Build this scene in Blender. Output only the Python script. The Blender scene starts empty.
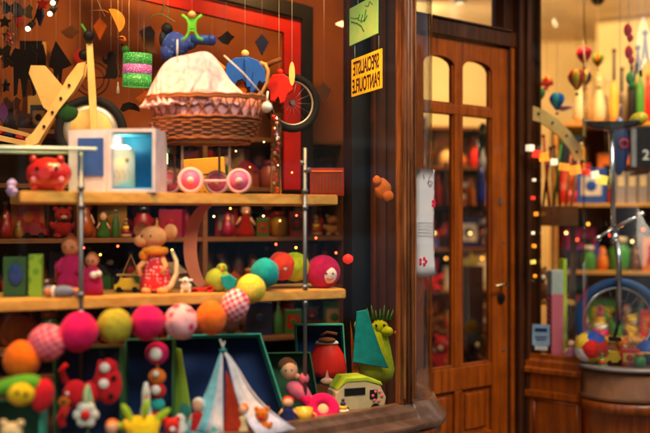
import bpy, bmesh, math, random
from mathutils import Vector, Matrix, Euler
R = math.radians
C = bpy.context.scene.collection
SC = bpy.context.scene
rnd = random.Random(7)
CAMZ = 1.32
F = 900.0

# ------------------------------------------------------------------ camera
cam = bpy.data.objects.new('camera', bpy.data.cameras.new('camera'))
C.objects.link(cam); SC.camera = cam
cam.location = (0, 0, CAMZ); cam.rotation_euler = (R(90), 0, 0)
cam.data.lens = F / 650 * 36; cam.data.sensor_width = 36
cam.data.shift_y = 3.5 / 650
cam.data.clip_end = 400; cam.data.clip_start = 0.05
cam.data.dof.use_dof = True; cam.data.dof.focus_distance = 3.98; cam.data.dof.aperture_fstop = 0.68
# ------------------------------------------------------------------ world, sun, exposure
SUN_EL, SUN_AZ = 42, 150
w = bpy.data.worlds.new("World"); SC.world = w; w.use_nodes = True
nt = w.node_tree; nt.nodes.clear()
sky = nt.nodes.new('ShaderNodeTexSky'); sky.sky_type = 'NISHITA'; sky.sun_disc = False
sky.sun_elevation = R(SUN_EL); sky.sun_rotation = R(SUN_AZ); sky.air_density = 1.6; sky.dust_density = 4
bg = nt.nodes.new('ShaderNodeBackground'); bg.inputs[1].default_value = 0.12
ow = nt.nodes.new('ShaderNodeOutputWorld')
hs = nt.nodes.new('ShaderNodeHueSaturation'); hs.inputs['Saturation'].default_value = .75
nt.links.new(sky.outputs[0], hs.inputs['Color']); nt.links.new(hs.outputs[0], bg.inputs[0]); nt.links.new(bg.outputs[0], ow.inputs[0])
sun = bpy.data.objects.new('sun', bpy.data.lights.new('sun', 'SUN')); C.objects.link(sun)
sun.data.energy = 1.9; sun.data.angle = R(30); sun.data.color = (1, .86, .68)
sd = Vector((math.sin(R(SUN_AZ)) * math.cos(R(SUN_EL)), math.cos(R(SUN_AZ)) * math.cos(R(SUN_EL)), math.sin(R(SUN_EL))))
sun.rotation_euler = sd.to_track_quat('Z', 'Y').to_euler()
SC.view_settings.view_transform = 'Standard'; SC.view_settings.look = 'None'
SC.view_settings.exposure = 0.92; SC.view_settings.gamma = 1; SC.view_settings.use_curve_mapping = False
SC.render.engine = 'CYCLES'
SC.cycles.use_denoising = True
SC.cycles.max_bounces = 8; SC.cycles.diffuse_bounces = 3; SC.cycles.transparent_max_bounces = 16
SC.cycles.caustics_reflective = False; SC.cycles.caustics_refractive = False
SC.cycles.sample_clamp_indirect = 4

# ------------------------------------------------------------------ helpers
def P(px, py, Y):
    return Vector(((px - 325) / F * Y, Y, CAMZ - (py - 220) / F * Y))
A38 = math.atan2(.616, .788)
def gy(px):                      # depth of the display window glass along a direction
    r = (px - 325) / F
    t = (.325 - r * 3.75) / (.788 - .616 * r)
    return 3.75 - .616 * t

class MB:
    def __init__(s, u=1.0): s.b = bmesh.new(); s.u = u
    def _fin(s, vs, smooth):
        fs = {f for v in vs for f in v.link_faces}
        for f in fs: f.smooth = smooth
        return s
    def box(s, c, d, rot=(0, 0, 0), bev=0):
        M = Matrix.Translation(c) @ Euler([R(a) for a in rot]).to_matrix().to_4x4() @ Matrix.Diagonal((d[0], d[1], d[2], 1))
        vs = bmesh.ops.create_cube(s.b, size=1, matrix=M)['verts']
        if bev:
            es = list({e for v in vs for e in v.link_edges})
            bmesh.ops.bevel(s.b, geom=es, offset=bev, segments=2, profile=.5, affect='EDGES')
        return s
    def cyl(s, p0, p1, r0, r1=None, n=16, smooth=True):
        r1 = r0 if r1 is None else r1
        p0, p1 = Vector(p0), Vector(p1); d = p1 - p0
        M = Matrix.Translation((p0 + p1) / 2) @ d.to_track_quat('Z', 'Y').to_matrix().to_4x4()
        vs = bmesh.ops.create_cone(s.b, cap_ends=True, segments=n, radius1=max(r0, 1e-4), radius2=max(r1, 1e-4), depth=d.length, matrix=M)['verts']
        for f in {f for v in vs for f in v.link_faces}: f.smooth = smooth and len(f.verts) == 4
        return s
    def ball(s, c, r, n=16, rot=(0, 0, 0), bump=0, seed=0, seams=0):
        if not isinstance(r, (tuple, list)): r = (r, r, r)
        M = Matrix.Translation(c) @ Euler([R(a) for a in rot]).to_matrix().to_4x4() @ Matrix.Diagonal((r[0], r[1], r[2], 1))
        vs = bmesh.ops.create_uvsphere(s.b, u_segments=n, v_segments=max(6, n * 2 // 3), radius=1)['verts']
        q = random.Random(seed); ph = [q.uniform(0, 6.3) for _ in range(6)]
        for v in vs:
            k = 1.0
            if bump:
                x, y, z = v.co
                k += bump * (math.sin(3 * x + ph[0]) * math.sin(3.4 * y + ph[1]) + .6 * math.sin(6 * z + 4 * x + ph[2]) * math.sin(5 * y + ph[3]) + .35 * math.sin(13 * x + ph[4]) * math.sin(12 * z + 9 * y + ph[5]))
            if seams:
                a = math.atan2(v.co.y, v.co.x); k *= 1 - .09 * (1 - abs(math.sin(a * seams / 2))) ** 3 * (1 - v.co.z ** 2)
            v.co = M @ (v.co * k)
        return s._fin(vs, True)
    def lathe(s, c, prof, n=24, sq=(1, 1), rot=(0, 0, 0), smooth=True, fn=None):
        M = Matrix.Translation(c) @ Euler([R(a) for a in rot]).to_matrix().to_4x4()
        rings = []
        for r, z in prof:
            ring = []
            for k in range(n):
                a = 2 * math.pi * k / n
                rr = r * (fn(a, z) if fn else 1)
                ring.append(s.b.verts.new(M @ Vector((math.cos(a) * rr * sq[0], math.sin(a) * rr * sq[1], z))))
            rings.append(ring)
        for i in range(len(rings) - 1):
            for k in range(n):
                f = s.b.faces.new((rings[i][k], rings[i][(k + 1) % n], rings[i + 1][(k + 1) % n], rings[i + 1][k])); f.smooth = smooth
        if prof[0][0] > 1e-3: s.b.faces.new(rings[0][::-1])
        if prof[-1][0] > 1e-3: s.b.faces.new(rings[-1])
        return s
    def tube(s, pts, r, n=8, closed=False, r1=None):
        pts = [Vector(p) for p in pts]; N = len(pts); rings = []
        up = Vector((0, 0, 1)); prev = None
        for i, p in enumerate(pts):
            a = pts[(i - 1) % N] if (closed or i > 0) else p
            b = pts[(i + 1) % N] if (closed or i < N - 1) else p
            t = (b - a).normalized() if (b - a).length > 1e-9 else Vector((0, 0, 1))
            if prev is None:
                o = t.orthogonal().normalized()
            else:
                o = (prev - t * prev.dot(t)); o = o.normalized() if o.length > 1e-6 else t.orthogonal().normalized()
            prev = o; q = t.cross(o)
            rr = r if r1 is None else r + (r1 - r) * i / max(1, N - 1)
            rings.append([s.b.verts.new(p + (o * math.cos(2 * math.pi * k / n) + q * math.sin(2 * math.pi * k / n)) * rr) for k in range(n)])
        m = N if closed else N - 1
        for i in range(m):
            A, B = rings[i], rings[(i + 1) % N]
            sh = 0
            if closed and i == N - 1:
                sh = min(range(n), key=lambda k: (A[0].co - B[k].co).length)
            for k in range(n):
                f = s.b.faces.new((A[k], A[(k + 1) % n], B[(k + 1 + sh) % n], B[(k + sh) % n])); f.smooth = True
        if not closed:
            s.b.faces.new(rings[0][::-1]); s.b.faces.new(rings[-1])
        return s
    def ring(s, c, Rr, r, axis='Y', n=36, m=10, sq=1):
        c = Vector(c); pts = []
        for k in range(n):
            a = 2 * math.pi * k / n; x, y = math.cos(a) * Rr * sq, math.sin(a) * Rr
            pts.append(c + {'Y': Vector((x, 0, y)), 'Z': Vector((x, y, 0)), 'X': Vector((0, x, y))}[axis])
        return s.tube(pts, r, m, True)
    def prism(s, pts, y0, y1, bev=0, smooth=False):  # outline in x,z extruded along y
        a = [s.b.verts.new((x, y0, z)) for x, z in pts]; b = [s.b.verts.new((x, y1, z)) for x, z in pts]
        n = len(pts); fs = [s.b.faces.new(a), s.b.faces.new(b[::-1])]
        for i in range(n): s.b.faces.new((a[i], b[i], b[(i + 1) % n], a[(i + 1) % n]))
        if bev:
            es = [e for f in fs for e in f.edges]
            bmesh.ops.bevel(s.b, geom=es, offset=bev, segments=2, profile=.5, affect='EDGES')
        return s
    def poly_z(s, pts, z0, z1):      # plan outline extruded along z
        a = [s.b.verts.new((x, y, z0)) for x, y in pts]; b = [s.b.verts.new((x, y, z1)) for x, y in pts]
        n = len(pts); s.b.faces.new(a[::-1]); s.b.faces.new(b)
        for i in range(n): s.b.faces.new((a[i], a[(i + 1) % n], b[(i + 1) % n], b[i]))
        return s
    def sweep(s, path, prof, smooth=True):     # path in plan, profile (offset outward = right of travel, z)
        P2 = [Vector((p[0], p[1])) for p in path]; rings = []
        for i, p in enumerate(P2):
            t = (P2[min(i + 1, len(P2) - 1)] - P2[max(i - 1, 0)]).normalized(); nrm = Vector((t.y, -t.x))
            rings.append([s.b.verts.new((p.x + nrm.x * o, p.y + nrm.y * o, z)) for o, z in prof])
        n = len(prof)
        for i in range(len(rings) - 1):
            for k in range(n):
                f = s.b.faces.new((rings[i][k], rings[i][(k + 1) % n], rings[i + 1][(k + 1) % n], rings[i + 1][k])); f.smooth = smooth and len(path) > 6
        s.b.faces.new(rings[0]); s.b.faces.new(rings[-1][::-1])
        return s
    def mesh(s, name):
        bmesh.ops.recalc_face_normals(s.b, faces=s.b.faces)
        if s.u != 1: bmesh.ops.scale(s.b, vec=(s.u,) * 3, verts=s.b.verts)
        bmesh.ops.triangulate(s.b, faces=[f for f in s.b.faces if len(f.verts) > 4])
        me = bpy.data.meshes.new(name); s.b.to_mesh(me); s.b.free(); return me

LABELS = {}
def tag(o, label=None, cat=None, group=None, kind=None):
    if label:
        o['label'] = label
        if label in LABELS and not (group and LABELS[label] == group): print('DUPLABEL', label)
        n = len(label.split())
        if n < 4 or n > 16: print('BADLEN', n, label)
        LABELS[label] = group
    if cat: o['category'] = cat
    if group: o['group'] = group
    if kind: o['kind'] = kind
def obj(name, mb, m, parent=None, label=None):
    me = mb.mesh(name); me.materials.append(m)
    o = bpy.data.objects.new(name, me); C.objects.link(o)
    if parent is not None: o.parent = parent
    if label: o['label'] = label
    return o
class Thing:
    def __init__(s, name, label, cat, px, py, Y, rot=(0, 0, 0), group=None, loc=None):
        s.o = bpy.data.objects.new(name, None); C.objects.link(s.o)
        s.o.empty_display_size = .02
        s.o.location = loc if loc is not None else P(px, py, Y)
        s.o.rotation_euler = [R(a) for a in rot]; s.u = Y / F
        tag(s.o, label, cat, group)
    def mb(s): return MB(s.u)
    def part(s, name, mb, m, parent=None, label=None): return obj(name, mb, m, parent or s.o, label)
def solo(name, label, cat, px, py, Y, build, m, rot=(0, 0, 0), group=None):
    mb = MB(Y / F); build(mb); o = obj(name, mb, m); o.location = P(px, py, Y); o.rotation_euler = [R(a) for a in rot]
    tag(o, label, cat, group); return o
def struct(name, mb, m):
    o = obj(name, mb, m); o['kind'] = 'structure'; return o

# ------------------------------------------------------------------ materials
MATS = {}
def mat(name, col=0, rough=.6, metal=0, kind='', col2=None, scale=10, emit=0, bump=.3, coat=0, trans=0, sss=0):
    if name in MATS: return MATS[name]
    m = bpy.data.materials.new(name); m.use_nodes = True; MATS[name] = m
    n = m.node_tree.nodes; L = m.node_tree.links; b = n['Principled BSDF']
    b.inputs['Base Color'].default_value = (*col, 1); b.inputs['Roughness'].default_value = rough
    b.inputs['Metallic'].default_value = metal
    if kind == 'cloth': b.inputs['Sheen Weight'].default_value = .08; b.inputs['Sheen Roughness'].default_value = .5; b.inputs['Specular IOR Level'].default_value = .15
    if kind in ('paint', '') and not coat: b.inputs['Specular IOR Level'].default_value = .2
    if kind.startswith('wood'): b.inputs['Specular IOR Level'].default_value = .3; coat = coat * .35
    if coat: b.inputs['Coat Weight'].default_value = coat; b.inputs['Coat Roughness'].default_value = .12
    if trans: b.inputs['Transmission Weight'].default_value = trans
    if sss: b.inputs['Subsurface Weight'].default_value = sss; b.inputs['Subsurface Radius'].default_value = (.02, .01, .01)
    if emit: b.inputs['Emission Color'].default_value = (*col, 1); b.inputs['Emission Strength'].default_value = emit
    tc = n.new('ShaderNodeTexCoord'); mp = n.new('ShaderNodeMapping'); L.new(tc.outputs['Object'], mp.inputs[0])
    c2 = col2 or tuple(c * .72 for c in col)
    def mixcol(fac, a=col, bb=c2):
        r = n.new('ShaderNodeValToRGB'); r.color_ramp.elements[0].color = (*a, 1); r.color_ramp.elements[1].color = (*bb, 1)
        L.new(fac, r.inputs[0]); L.new(r.outputs[0], b.inputs['Base Color'])
        if emit: L.new(r.outputs[0], b.inputs['Emission Color'])
        return r
    def bumpn(h, st, dist=.004):
        u = n.new('ShaderNodeBump'); u.inputs['Strength'].default_value = st; u.inputs['Distance'].default_value = dist
        L.new(h, u.inputs['Height']); L.new(u.outputs[0], b.inputs['Normal'])
    if kind in ('', 'paint', 'cloth', 'plaster', 'metal'):
        t = n.new('ShaderNodeTexNoise'); t.inputs['Scale'].default_value = {'cloth': 40, 'plaster': 3, 'metal': 8}.get(kind, 14); t.inputs['Detail'].default_value = 5
        L.new(mp.outputs[0], t.inputs[0])
        r = mixcol(t.outputs[0], tuple(min(1, c * 1.08) for c in col), tuple(c * .8 for c in col) if not col2 else col2)
        r.color_ramp.elements[0].position = .35; r.color_ramp.elements[1].position = .7
        if kind == 'cloth':
            t2 = n.new('ShaderNodeTexNoise'); t2.inputs['Scale'].default_value = 260; L.new(mp.outputs[0], t2.inputs[0])
            bumpn(t2.outputs[0], .5, .002)
        if kind == 'plaster': bumpn(t.outputs[0], .3, .01)
        if kind in ('', 'paint', 'metal'):
            rr = n.new('ShaderNodeMapRange'); rr.inputs[3].default_value = max(0, rough - .1); rr.inputs[4].default_value = min(1, rough + .15)
            L.new(t.outputs[0], rr.inputs[0]); L.new(rr.outputs[0], b.inputs['Roughness'])
    if kind.startswith('wood'):
        mp.inputs['Scale'].default_value = {'woodz': (1, 1, .06), 'woodx': (.06, 1, 1), 'wood': (.25, 1, .25)}[kind]
        t = n.new('ShaderNodeTexNoise'); t.inputs['Scale'].default_value = scale * 4; t.inputs['Detail'].default_value = 8; t.inputs['Distortion'].default_value = .6
        L.new(mp.outputs[0], t.inputs[0]); r = mixcol(t.outputs[0]); r.color_ramp.elements[0].position = .35; r.color_ramp.elements[1].position = .65
        n2 = n.new('ShaderNodeTexNoise'); n2.inputs['Scale'].default_value = 4.5; n2.inputs['Detail'].default_value = 9; n2.inputs['Roughness'].default_value = .75; L.new(tc.outputs['Object'], n2.inputs[0])
        r2 = n.new('ShaderNodeValToRGB'); r2.color_ramp.elements[0].position = .36; r2.color_ramp.elements[0].color = (.42, .36, .32, 1); r2.color_ramp.elements[1].position = .56; r2.color_ramp.elements[1].color = (1, 1, 1, 1); L.new(n2.outputs[0], r2.inputs[0])
        mm = n.new('ShaderNodeMix'); mm.data_type = 'RGBA'; mm.blend_type = 'MULTIPLY'; mm.inputs[0].default_value = .55 if 'pine' not in name and 'ply' not in name else .2
        L.new(r.outputs[0], mm.inputs[6]); L.new(r2.outputs[0], mm.inputs[7]); L.new(mm.outputs[2], b.inputs['Base Color'])
        bumpn(t.outputs[0], bump, .002)
        rr = n.new('ShaderNodeMapRange'); rr.inputs[3].default_value = max(0, rough - .12); rr.inputs[4].default_value = min(1, rough + .18)
        L.new(t.outputs[0], rr.inputs[0]); L.new(rr.outputs[0], b.inputs['Roughness'])
    if kind == 'gingham':
        mp.inputs['Rotation'].default_value = (.1, .5, .15)
        ws = []
        for d in ('X', 'Z'):
            t = n.new('ShaderNodeTexWave'); t.bands_direction = d; t.inputs['Scale'].default_value = scale; L.new(mp.outputs[0], t.inputs[0]); ws.append(t)
        a = n.new('ShaderNodeMath'); a.operation = 'ADD'; L.new(ws[0].outputs['Fac'], a.inputs[0]); L.new(ws[1].outputs['Fac'], a.inputs[1])
        h = n.new('ShaderNodeMath'); h.operation = 'MULTIPLY'; h.inputs[1].default_value = .5; L.new(a.outputs[0], h.inputs[0])
        r = mixcol(h.outputs[0]); r.color_ramp.elements[0].position = .45; r.color_ramp.elements[1].position = .55
    if kind == 'dots' or kind == 'floral':
        t = n.new('ShaderNodeTexVoronoi'); t.inputs['Scale'].default_value = scale; L.new(mp.outputs[0], t.inputs[0])
        t.inputs['Randomness'].default_value = .4 if kind == 'dots' else 1
        r = mixcol(t.outputs['Distance'], c2, col); r.color_ramp.elements[0].position = .3; r.color_ramp.elements[1].position = .36
    if kind == 'patches':
        t = n.new('ShaderNodeTexVoronoi'); t.inputs['Scale'].default_value = scale; L.new(mp.outputs[0], t.inputs[0])
        hs = n.new('ShaderNodeHueSaturation'); hs.inputs['Saturation'].default_value = 1.6; hs.inputs['Value'].default_value = 1.1
        L.new(t.outputs['Color'], hs.inputs['Color']); L.new(hs.outputs[0], b.inputs['Base Color'])
    if kind == 'stripes':
        t = n.new('ShaderNodeTexWave'); t.bands_direction = 'X'; t.inputs['Scale'].default_value = scale; L.new(mp.outputs[0], t.inputs[0])
        r = mixcol(t.outputs['Fac']); r.color_ramp.elements[0].position = .48; r.color_ramp.elements[1].position = .52
    if kind == 'weave':
        t = n.new('ShaderNodeTexBrick'); t.inputs['Scale'].default_value = scale; t.inputs['Mortar Size'].default_value = .03
        t.inputs['Brick Width'].default_value = .35; t.inputs['Row Height'].default_value = .16
        t.inputs['Color1'].default_value = (*col, 1); t.inputs['Color2'].default_value = (*c2, 1); t.inputs['Mortar'].default_value = (.02, .008, .003, 1)
        L.new(mp.outputs[0], t.inputs[0]); mp.inputs['Rotation'].default_value = (R(90), 0, 0)
        L.new(t.outputs['Color'], b.inputs['Base Color']); bumpn(t.outputs['Fac'], -1.0, .006)
    if kind == 'asphalt':
        t = n.new('ShaderNodeTexNoise'); t.inputs['Scale'].default_value = 60; L.new(mp.outputs[0], t.inputs[0]); mixcol(t.outputs[0]); bumpn(t.outputs[0], .5)
    return m
def glass_mat(name, tint=(1, 1, 1), ior=1.33, wav=0, rough=0.0):
    m = bpy.data.materials.new(name); m.use_nodes = True; n = m.node_tree.nodes; L = m.node_tree.links; n.clear()
    o = n.new('ShaderNodeOutputMaterial'); mx = n.new('ShaderNodeMixShader'); tr = n.new('ShaderNodeBsdfTransparent')
    gl = n.new('ShaderNodeBsdfGlossy'); fr = n.new('ShaderNodeLayerWeight'); fr.inputs[0].default_value = .5
    pw = n.new('ShaderNodeMath'); pw.operation = 'POWER'; pw.inputs[1].default_value = 4.0; L.new(fr.outputs['Facing'], pw.inputs[0])
    mr = n.new('ShaderNodeMapRange'); mr.inputs[3].default_value = ((ior - 1) / (ior + 1)) ** 2; mr.inputs[4].default_value = .7; L.new(pw.outputs[0], mr.inputs[0])
    tr.inputs[0].default_value = (*tint, 1); gl.inputs['Roughness'].default_value = rough
    if wav:
        tc = n.new('ShaderNodeTexCoord'); mp = n.new('ShaderNodeMapping'); mp.inputs['Scale'].default_value = (1, 1, .12)
        t = n.new('ShaderNodeTexNoise'); t.inputs['Scale'].default_value = 9; bp = n.new('ShaderNodeBump')
        bp.inputs['Strength'].default_value = wav; bp.inputs['Distance'].default_value = .02
        L.new(tc.outputs['Object'], mp.inputs[0]); L.new(mp.outputs[0], t.inputs[0]); L.new(t.outputs[0], bp.inputs['Height'])
        L.new(bp.outputs[0], gl.inputs['Normal']); L.new(bp.outputs[0], fr.inputs['Normal'])
    L.new(mr.outputs[0], mx.inputs[0]); L.new(tr.outputs[0], mx.inputs[1]); L.new(gl.outputs[0], mx.inputs[2]); L.new(mx.outputs[0], o.inputs[0])
    return m

COL = dict(red=(.62, .02, .015), orange=(.75, .17, .01), yellow=(.8, .5, .03), lime=(.45, .6, .03), green=(.06, .3, .04), teal=(.02, .38, .38),
           blue=(.02, .10, .5), navy=(.01, .02, .12), purple=(.22, .05, .35), magenta=(.65, .01, .16), pink=(.8, .25, .35), white=(.8, .77, .7),
           black=(.012, .01, .01), brown=(.16, .055, .018), cream=(.72, .55, .3), grey=(.3, .3, .32), beige=(.6, .38, .2))
def cm(c, k='cloth', **kw):
    return mat(c + '_' + (k or 'plain'), COL[c], {'cloth': .95, 'paint': .35, '': .6}.get(k, .6), kind=k, **kw)
woodL = mat('pale_plywood', (.85, .56, .18), .5, kind='wood', scale=8, col2=(.75, .44, .12))
woodM = mat('shelf_pine', (.78, .42, .10), .45, kind='woodx', scale=10, col2=(.6, .27, .05))
woodDoor = mat('varnished_door_wood', (.33, .068, .002), .36, kind='woodz', scale=9, col2=(.17, .030, .001), coat=.4)
woodDark = mat('dark_stained_wood', (.075, .02, .004), .4, kind='woodz', scale=9, col2=(.03, .008, .002), coat=.3)
woodPil = mat('worn_brown_wood', (.36, .13, .04), .42, kind='woodz', scale=14, col2=(.10, .03, .01), coat=.3, bump=.6)
woodSill = mat('weathered_sill_wood', (.20, .10, .055), .35, kind='wood', scale=6, col2=(.11, .05, .025), coat=.4)
chrome = mat('chrome', (.7, .72, .75), .15, 1, kind='metal')
steel = mat('dull_steel', (.16, .18, .21), .42, .8, kind='metal')
blackM = mat('matt_black', (.005, .004, .004), .6, kind='')
blackframe = mat('black_lacquer', (.006, .004, .003), .4, kind='')
rubber = mat('tyre_rubber', (.006, .006, .006), .75, kind='')
white = mat('white_paint', (.8, .79, .76), .4, kind='paint')
glassP = glass_mat('window_glass', (.97, .985, .97), 1.55)
glassC = glass_mat('curved_glass', (.95, .97, .95), 1.36, wav=.12)
glassS = glass_mat('shelf_glass', (.8, .95, .88), 1.5)
string = mat('white_string', (.8, .75, .65), .8)

# ------------------------------------------------------------------ ground and shop shell
PATH = [(.35, 3.78), (.37, 3.80), (.405, 3.82), (.435, 3.848), (.455, 3.89), (.464, 3.94), (.466, 4.0), (.458, 4.09), (.435, 4.2), (.394, 4.41)]
RPATH = [(1.10, 4.90), (1.35, 4.70), (1.37, 4.65), (1.40, 4.60), (1.45, 4.555), (1.52, 4.52), (1.60, 4.51), (1.70, 4.53), (1.85, 4.62), (2.4, 5.0), (3.2, 5.63)]
LEFT = (.325 - .788 * 4.2, 3.75 - .616 * 4.2)
asphalt = mat('asphalt', (.05, .05, .052), .85, kind='asphalt', col2=(.035, .035, .036))
mb = MB(); mb.poly_z([(-60, -60), (60, -60), (60, 80), (-60, 80)], -.3, -.12); struct('ground', mb, asphalt)
mb = MB()
dx, dy = .788, .616
def off(p, t, n): return (p[0] + dx * t + dy * n, p[1] + dy * t - dx * n)
G0 = (.325, 3.75)
mb.poly_z([off(G0, -14, 1.6), off(G0, 16, 1.6), off(G0, 16, -2.5), off(G0, -14, -2.5)], -.11, 0)
struct('pavement', mb, mat('paving_stone', (.22, .2, .18), .8, kind='plaster', col2=(.15, .14, .13)))
inner = [LEFT, G0] + PATH[1:] + [(.93, 4.84)] + RPATH + [(3.2, 8.6), (-5.2, 8.6), (-5.2, 2.4)]
mb = MB(); mb.poly_z([off(G0, -4.1, -.1), off(G0, 0, -.1), off(G0, 1.2, -.7), off(G0, 3.6, -.25), (3.15, 8.5), (-5, 8.5), (-5, 2.5)], .004, .02)
struct('shop_floor', mb, mat('shop_floor_boards', (.2, .09, .04), .5, kind='wood', scale=5))
mb = MB(); mb.poly_z([LEFT, (.34, 3.77), (1.5, 4.5), (3.2, 5.6), (3.2, 8.6), (-5.2, 8.6), (-5.2, 2.4)], 3.0, 3.12)
struct('ceiling', mb, mat('ceiling_paint', (.75, .58, .34), .8, kind='plaster'))
wallcream = mat('warm_cream_wall', (.78, .58, .27), .85, kind='plaster', col2=(.7, .5, .22))
wallor = mat('burnt_orange_wall', (.34, .095, .012), .8, kind='plaster', col2=(.2, .045, .006))
mb = MB(); mb.box((-1, 8.55, 1.5), (8.6, .1, 3)); struct('back_wall', mb, wallcream)
mb = MB(); mb.box((3.25, 7.1, 1.5), (.1, 3.0, 3)); struct('right_wall', mb, wallcream)
mb = MB(); mb.box((-5.2, 5.4, 1.5), (.1, 6.2, 3)); struct('left_wall', mb, wallor)
# the two upper floors of the shop building over the shop front
mb = MB(); mb.box((3.05, 7.3, 1.49), (1.6, .25, 2.96), rot=(0, 0, -28)); struct('wall_pier', mb, wallcream)
t = Thing('shop_building', 'stone upper storeys of the building above the toy shop front', 'building', 0, 0, F, loc=(0, 0, 0))
stone = mat('pale_stone', (.38, .33, .26), .85, kind='plaster')
mb = MB(); mb.poly_z([off(G0, -9, -.02), off(G0, 9, -.02), off(G0, 9, -6), off(G0, -9, -6)], 3.35, 9)
for k in range(-6, 7, 3): pass
t.part('wall', mb, stone)
mb = MB(); mb.poly_z([off(G0, -4.3, .06), off(G0, 3.6, .06), off(G0, 3.6, -.3), off(G0, -4.3, -.3)], 2.92, 3.345)
t.part('fascia', mb, woodDark)

# burnt orange partition behind the big display, with its black and red frame
p0, p1 = P(-80, 220, 4.4), P(348, 220, 5.3)
mb = MB()
mb.poly_z([(p0.x - 2, p0.y - .9), (p1.x, p1.y), (p1.x - .03, p1.y + .08), (p0.x - 2.03, p0.y - .8)], 0.02, 2.98)
struct('partition_wall', mb, wallor)
pd = (p1 - p0).normalized()
pang = math.degrees(math.atan2(pd.y, pd.x))
# ------------------------------------------------------------------ shopfront: left window
def glassbox(path, z0, z1, m, th=.006):
    mb = MB(); return mb.sweep(path, [(0, z0), (th, z0), (th, z1), (0, z1)])
t = Thing('display_window', 'large plate glass display window full of colourful toys', 'window', 0, 0, F, loc=(0, 0, 0))
LP = [LEFT, G0]
t.part('pane', glassbox([LEFT, (.31, 3.738)], .555, 2.92, glassP), glassP)
mb = MB(); mb.sweep([LEFT, G0, (.352, 3.78)], [(-.03, .455), (.075, .455), (.085, .47), (.085, .478), (.06, .492), (.045, .50), (.04, .527), (.02, .54), (.015, .555), (-.03, .555)])
t.part('sill', mb, woodSill)
mb = MB(); mb.sweep([LEFT, G0, (.352, 3.78)], [(-.03, .0), (.05, .0), (.05, .12), (.03, .135), (.03, .415), (.06, .425), (.06, .453), (-.03, .453)])
t.part('stall_riser', mb, woodDoor)
# corner pillar
t = Thing('corner_pillar', 'fluted brown wooden post between the display window and curved glass', 'pillar', 0, 0, F, loc=(.338, 3.762, 0), rot=(0, 0, math.degrees(A38)))
mb = MB(); mb.box((0, .004, 1.74), (.066, .045, 2.365))
for x in (-.024, -.006, .012):
    mb.cyl((x, -.019, .56), (x, -.019, 2.92), .007, n=10)
mb.box((-.031, -.022, 1.745), (.008, .014, 2.33)); mb.box((.030, -.021, 1.745), (.008, .013, 2.33))
t.part('shaft', mb, woodPil)
# curved corner glass with its sill
t = Thing('curved_corner_window', 'narrow curved glass pane bending into the doorway beside the wooden post', 'window', 0, 0, F, loc=(0, 0, 0))
t.part('pane', glassbox(PATH, .56, 2.92, glassC), glassC)
mb = MB(); mb.sweep(PATH, [(-.03, .445), (.055, .445), (.068, .46), (.068, .48), (.05, .495), (.045, .507), (.03, .53), (.02, .555), (-.03, .555)])
t.part('sill', mb, woodSill)
mb = MB(); mb.sweep(PATH, [(-.03, .0), (.035, .0), (.035, .12), (.02, .135), (.02, .40), (.045, .41), (.045, .443), (-.03, .443)])
t.part('stall_riser', mb, woodDoor)
mb = MB(); mb.cyl((.39, 4.405, .55), (.39, 4.405, 2.92), .02, n=12); t.part('jamb', mb, woodDark)
# notice on the curved glass
pp = [(.360, 3.777), (.405, 3.812), (.435, 3.838), (.459, 3.878), (.4735, 3.93)]
t = Thing('notice', 'long white paper notice with a scribbled number and red flowers on curved glass', 'notice', 0, 0, F, loc=(0, 0, 0))
mb = MB(); z0, z1 = P(0, 276, 3.87).z, P(0, 169, 3.85).z
Pp = [Vector(p) for p in pp]
rows = []
NZ = 10
for i in range(NZ + 1):
    z = z0 + (z1 - z0) * i / NZ; row = []
    for j, p in enumerate(pp):
        curl = .0015 * math.sin(i * .6 + j * .5) + (.008 * (1 - i / 2) if i < 2 and j > 2 else 0) + .006
        nx = .616 + .16 * j / 4 * 2; ny = -.788 + .14 * j
        row.append(mb.b.verts.new((p[0] + nx * curl, p[1] + ny * curl, z + (.006 if (j == 4 and i == 0) else 0))))
    rows.append(row)
for i in range(NZ):
    for j in range(4):
        f = mb.b.faces.new((rows[i][j], rows[i][j + 1], rows[i + 1][j + 1], rows[i + 1][j])); f.smooth = True
bmesh.ops.solidify(mb.b, geom=list(mb.b.faces), thickness=.0008)
paper = mat('white_paper', (.93, .95, .98), .9, col2=(.93, .95, .98))
t.part('sheet', mb, paper)
def on_paper(s, zz, o=.0095):   # s 0..1 across the sheet, zz 0..1 up
    k = s * 4; i = min(3, int(k)); f = k - i
    p = Pp[i].lerp(Pp[i + 1], f); j = s * 4
    nrm = Vector((.616 + .08 * j, -.788 + .14 * j)).normalized()
    return Vector((p.x + nrm.x * o, p.y + nrm.y * o, z0 + (z1 - z0) * zz))
mb = MB()
mb.tube([on_paper(.3, .95), on_paper(.32, .90)], .0012, 5)
mb.tube([on_paper(.62, .955), on_paper(.5, .91), on_paper(.46, .865), on_paper(.55, .845), on_paper(.68, .86), on_paper(.68, .885), on_paper(.55, .89), on_paper(.48, .87)], .0013, 5)
for k in range(5): mb.tube([on_paper(.15 + .7 * q / 6, .5 - .03 * k + .003 * math.sin(q)) for q in range(7)], .0007, 4)
t.part('writing', mb, mat('grey_ink', (.12, .13, .2), .7))
mb = MB()
for (s, zz, r) in ((.28, .14, .012), (.80, .68, .010)):
    mb = MB()
    for a in range(5):
        c = on_paper(s + .1 * math.cos(a * 1.257), zz + .028 * math.sin(a * 1.257), .009); mb.ball(c, (r * .6, r * .12, r * .7), 8)
    t.part('flower', mb, mat('red_ink', (.6, .02, .06), .6))


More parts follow.
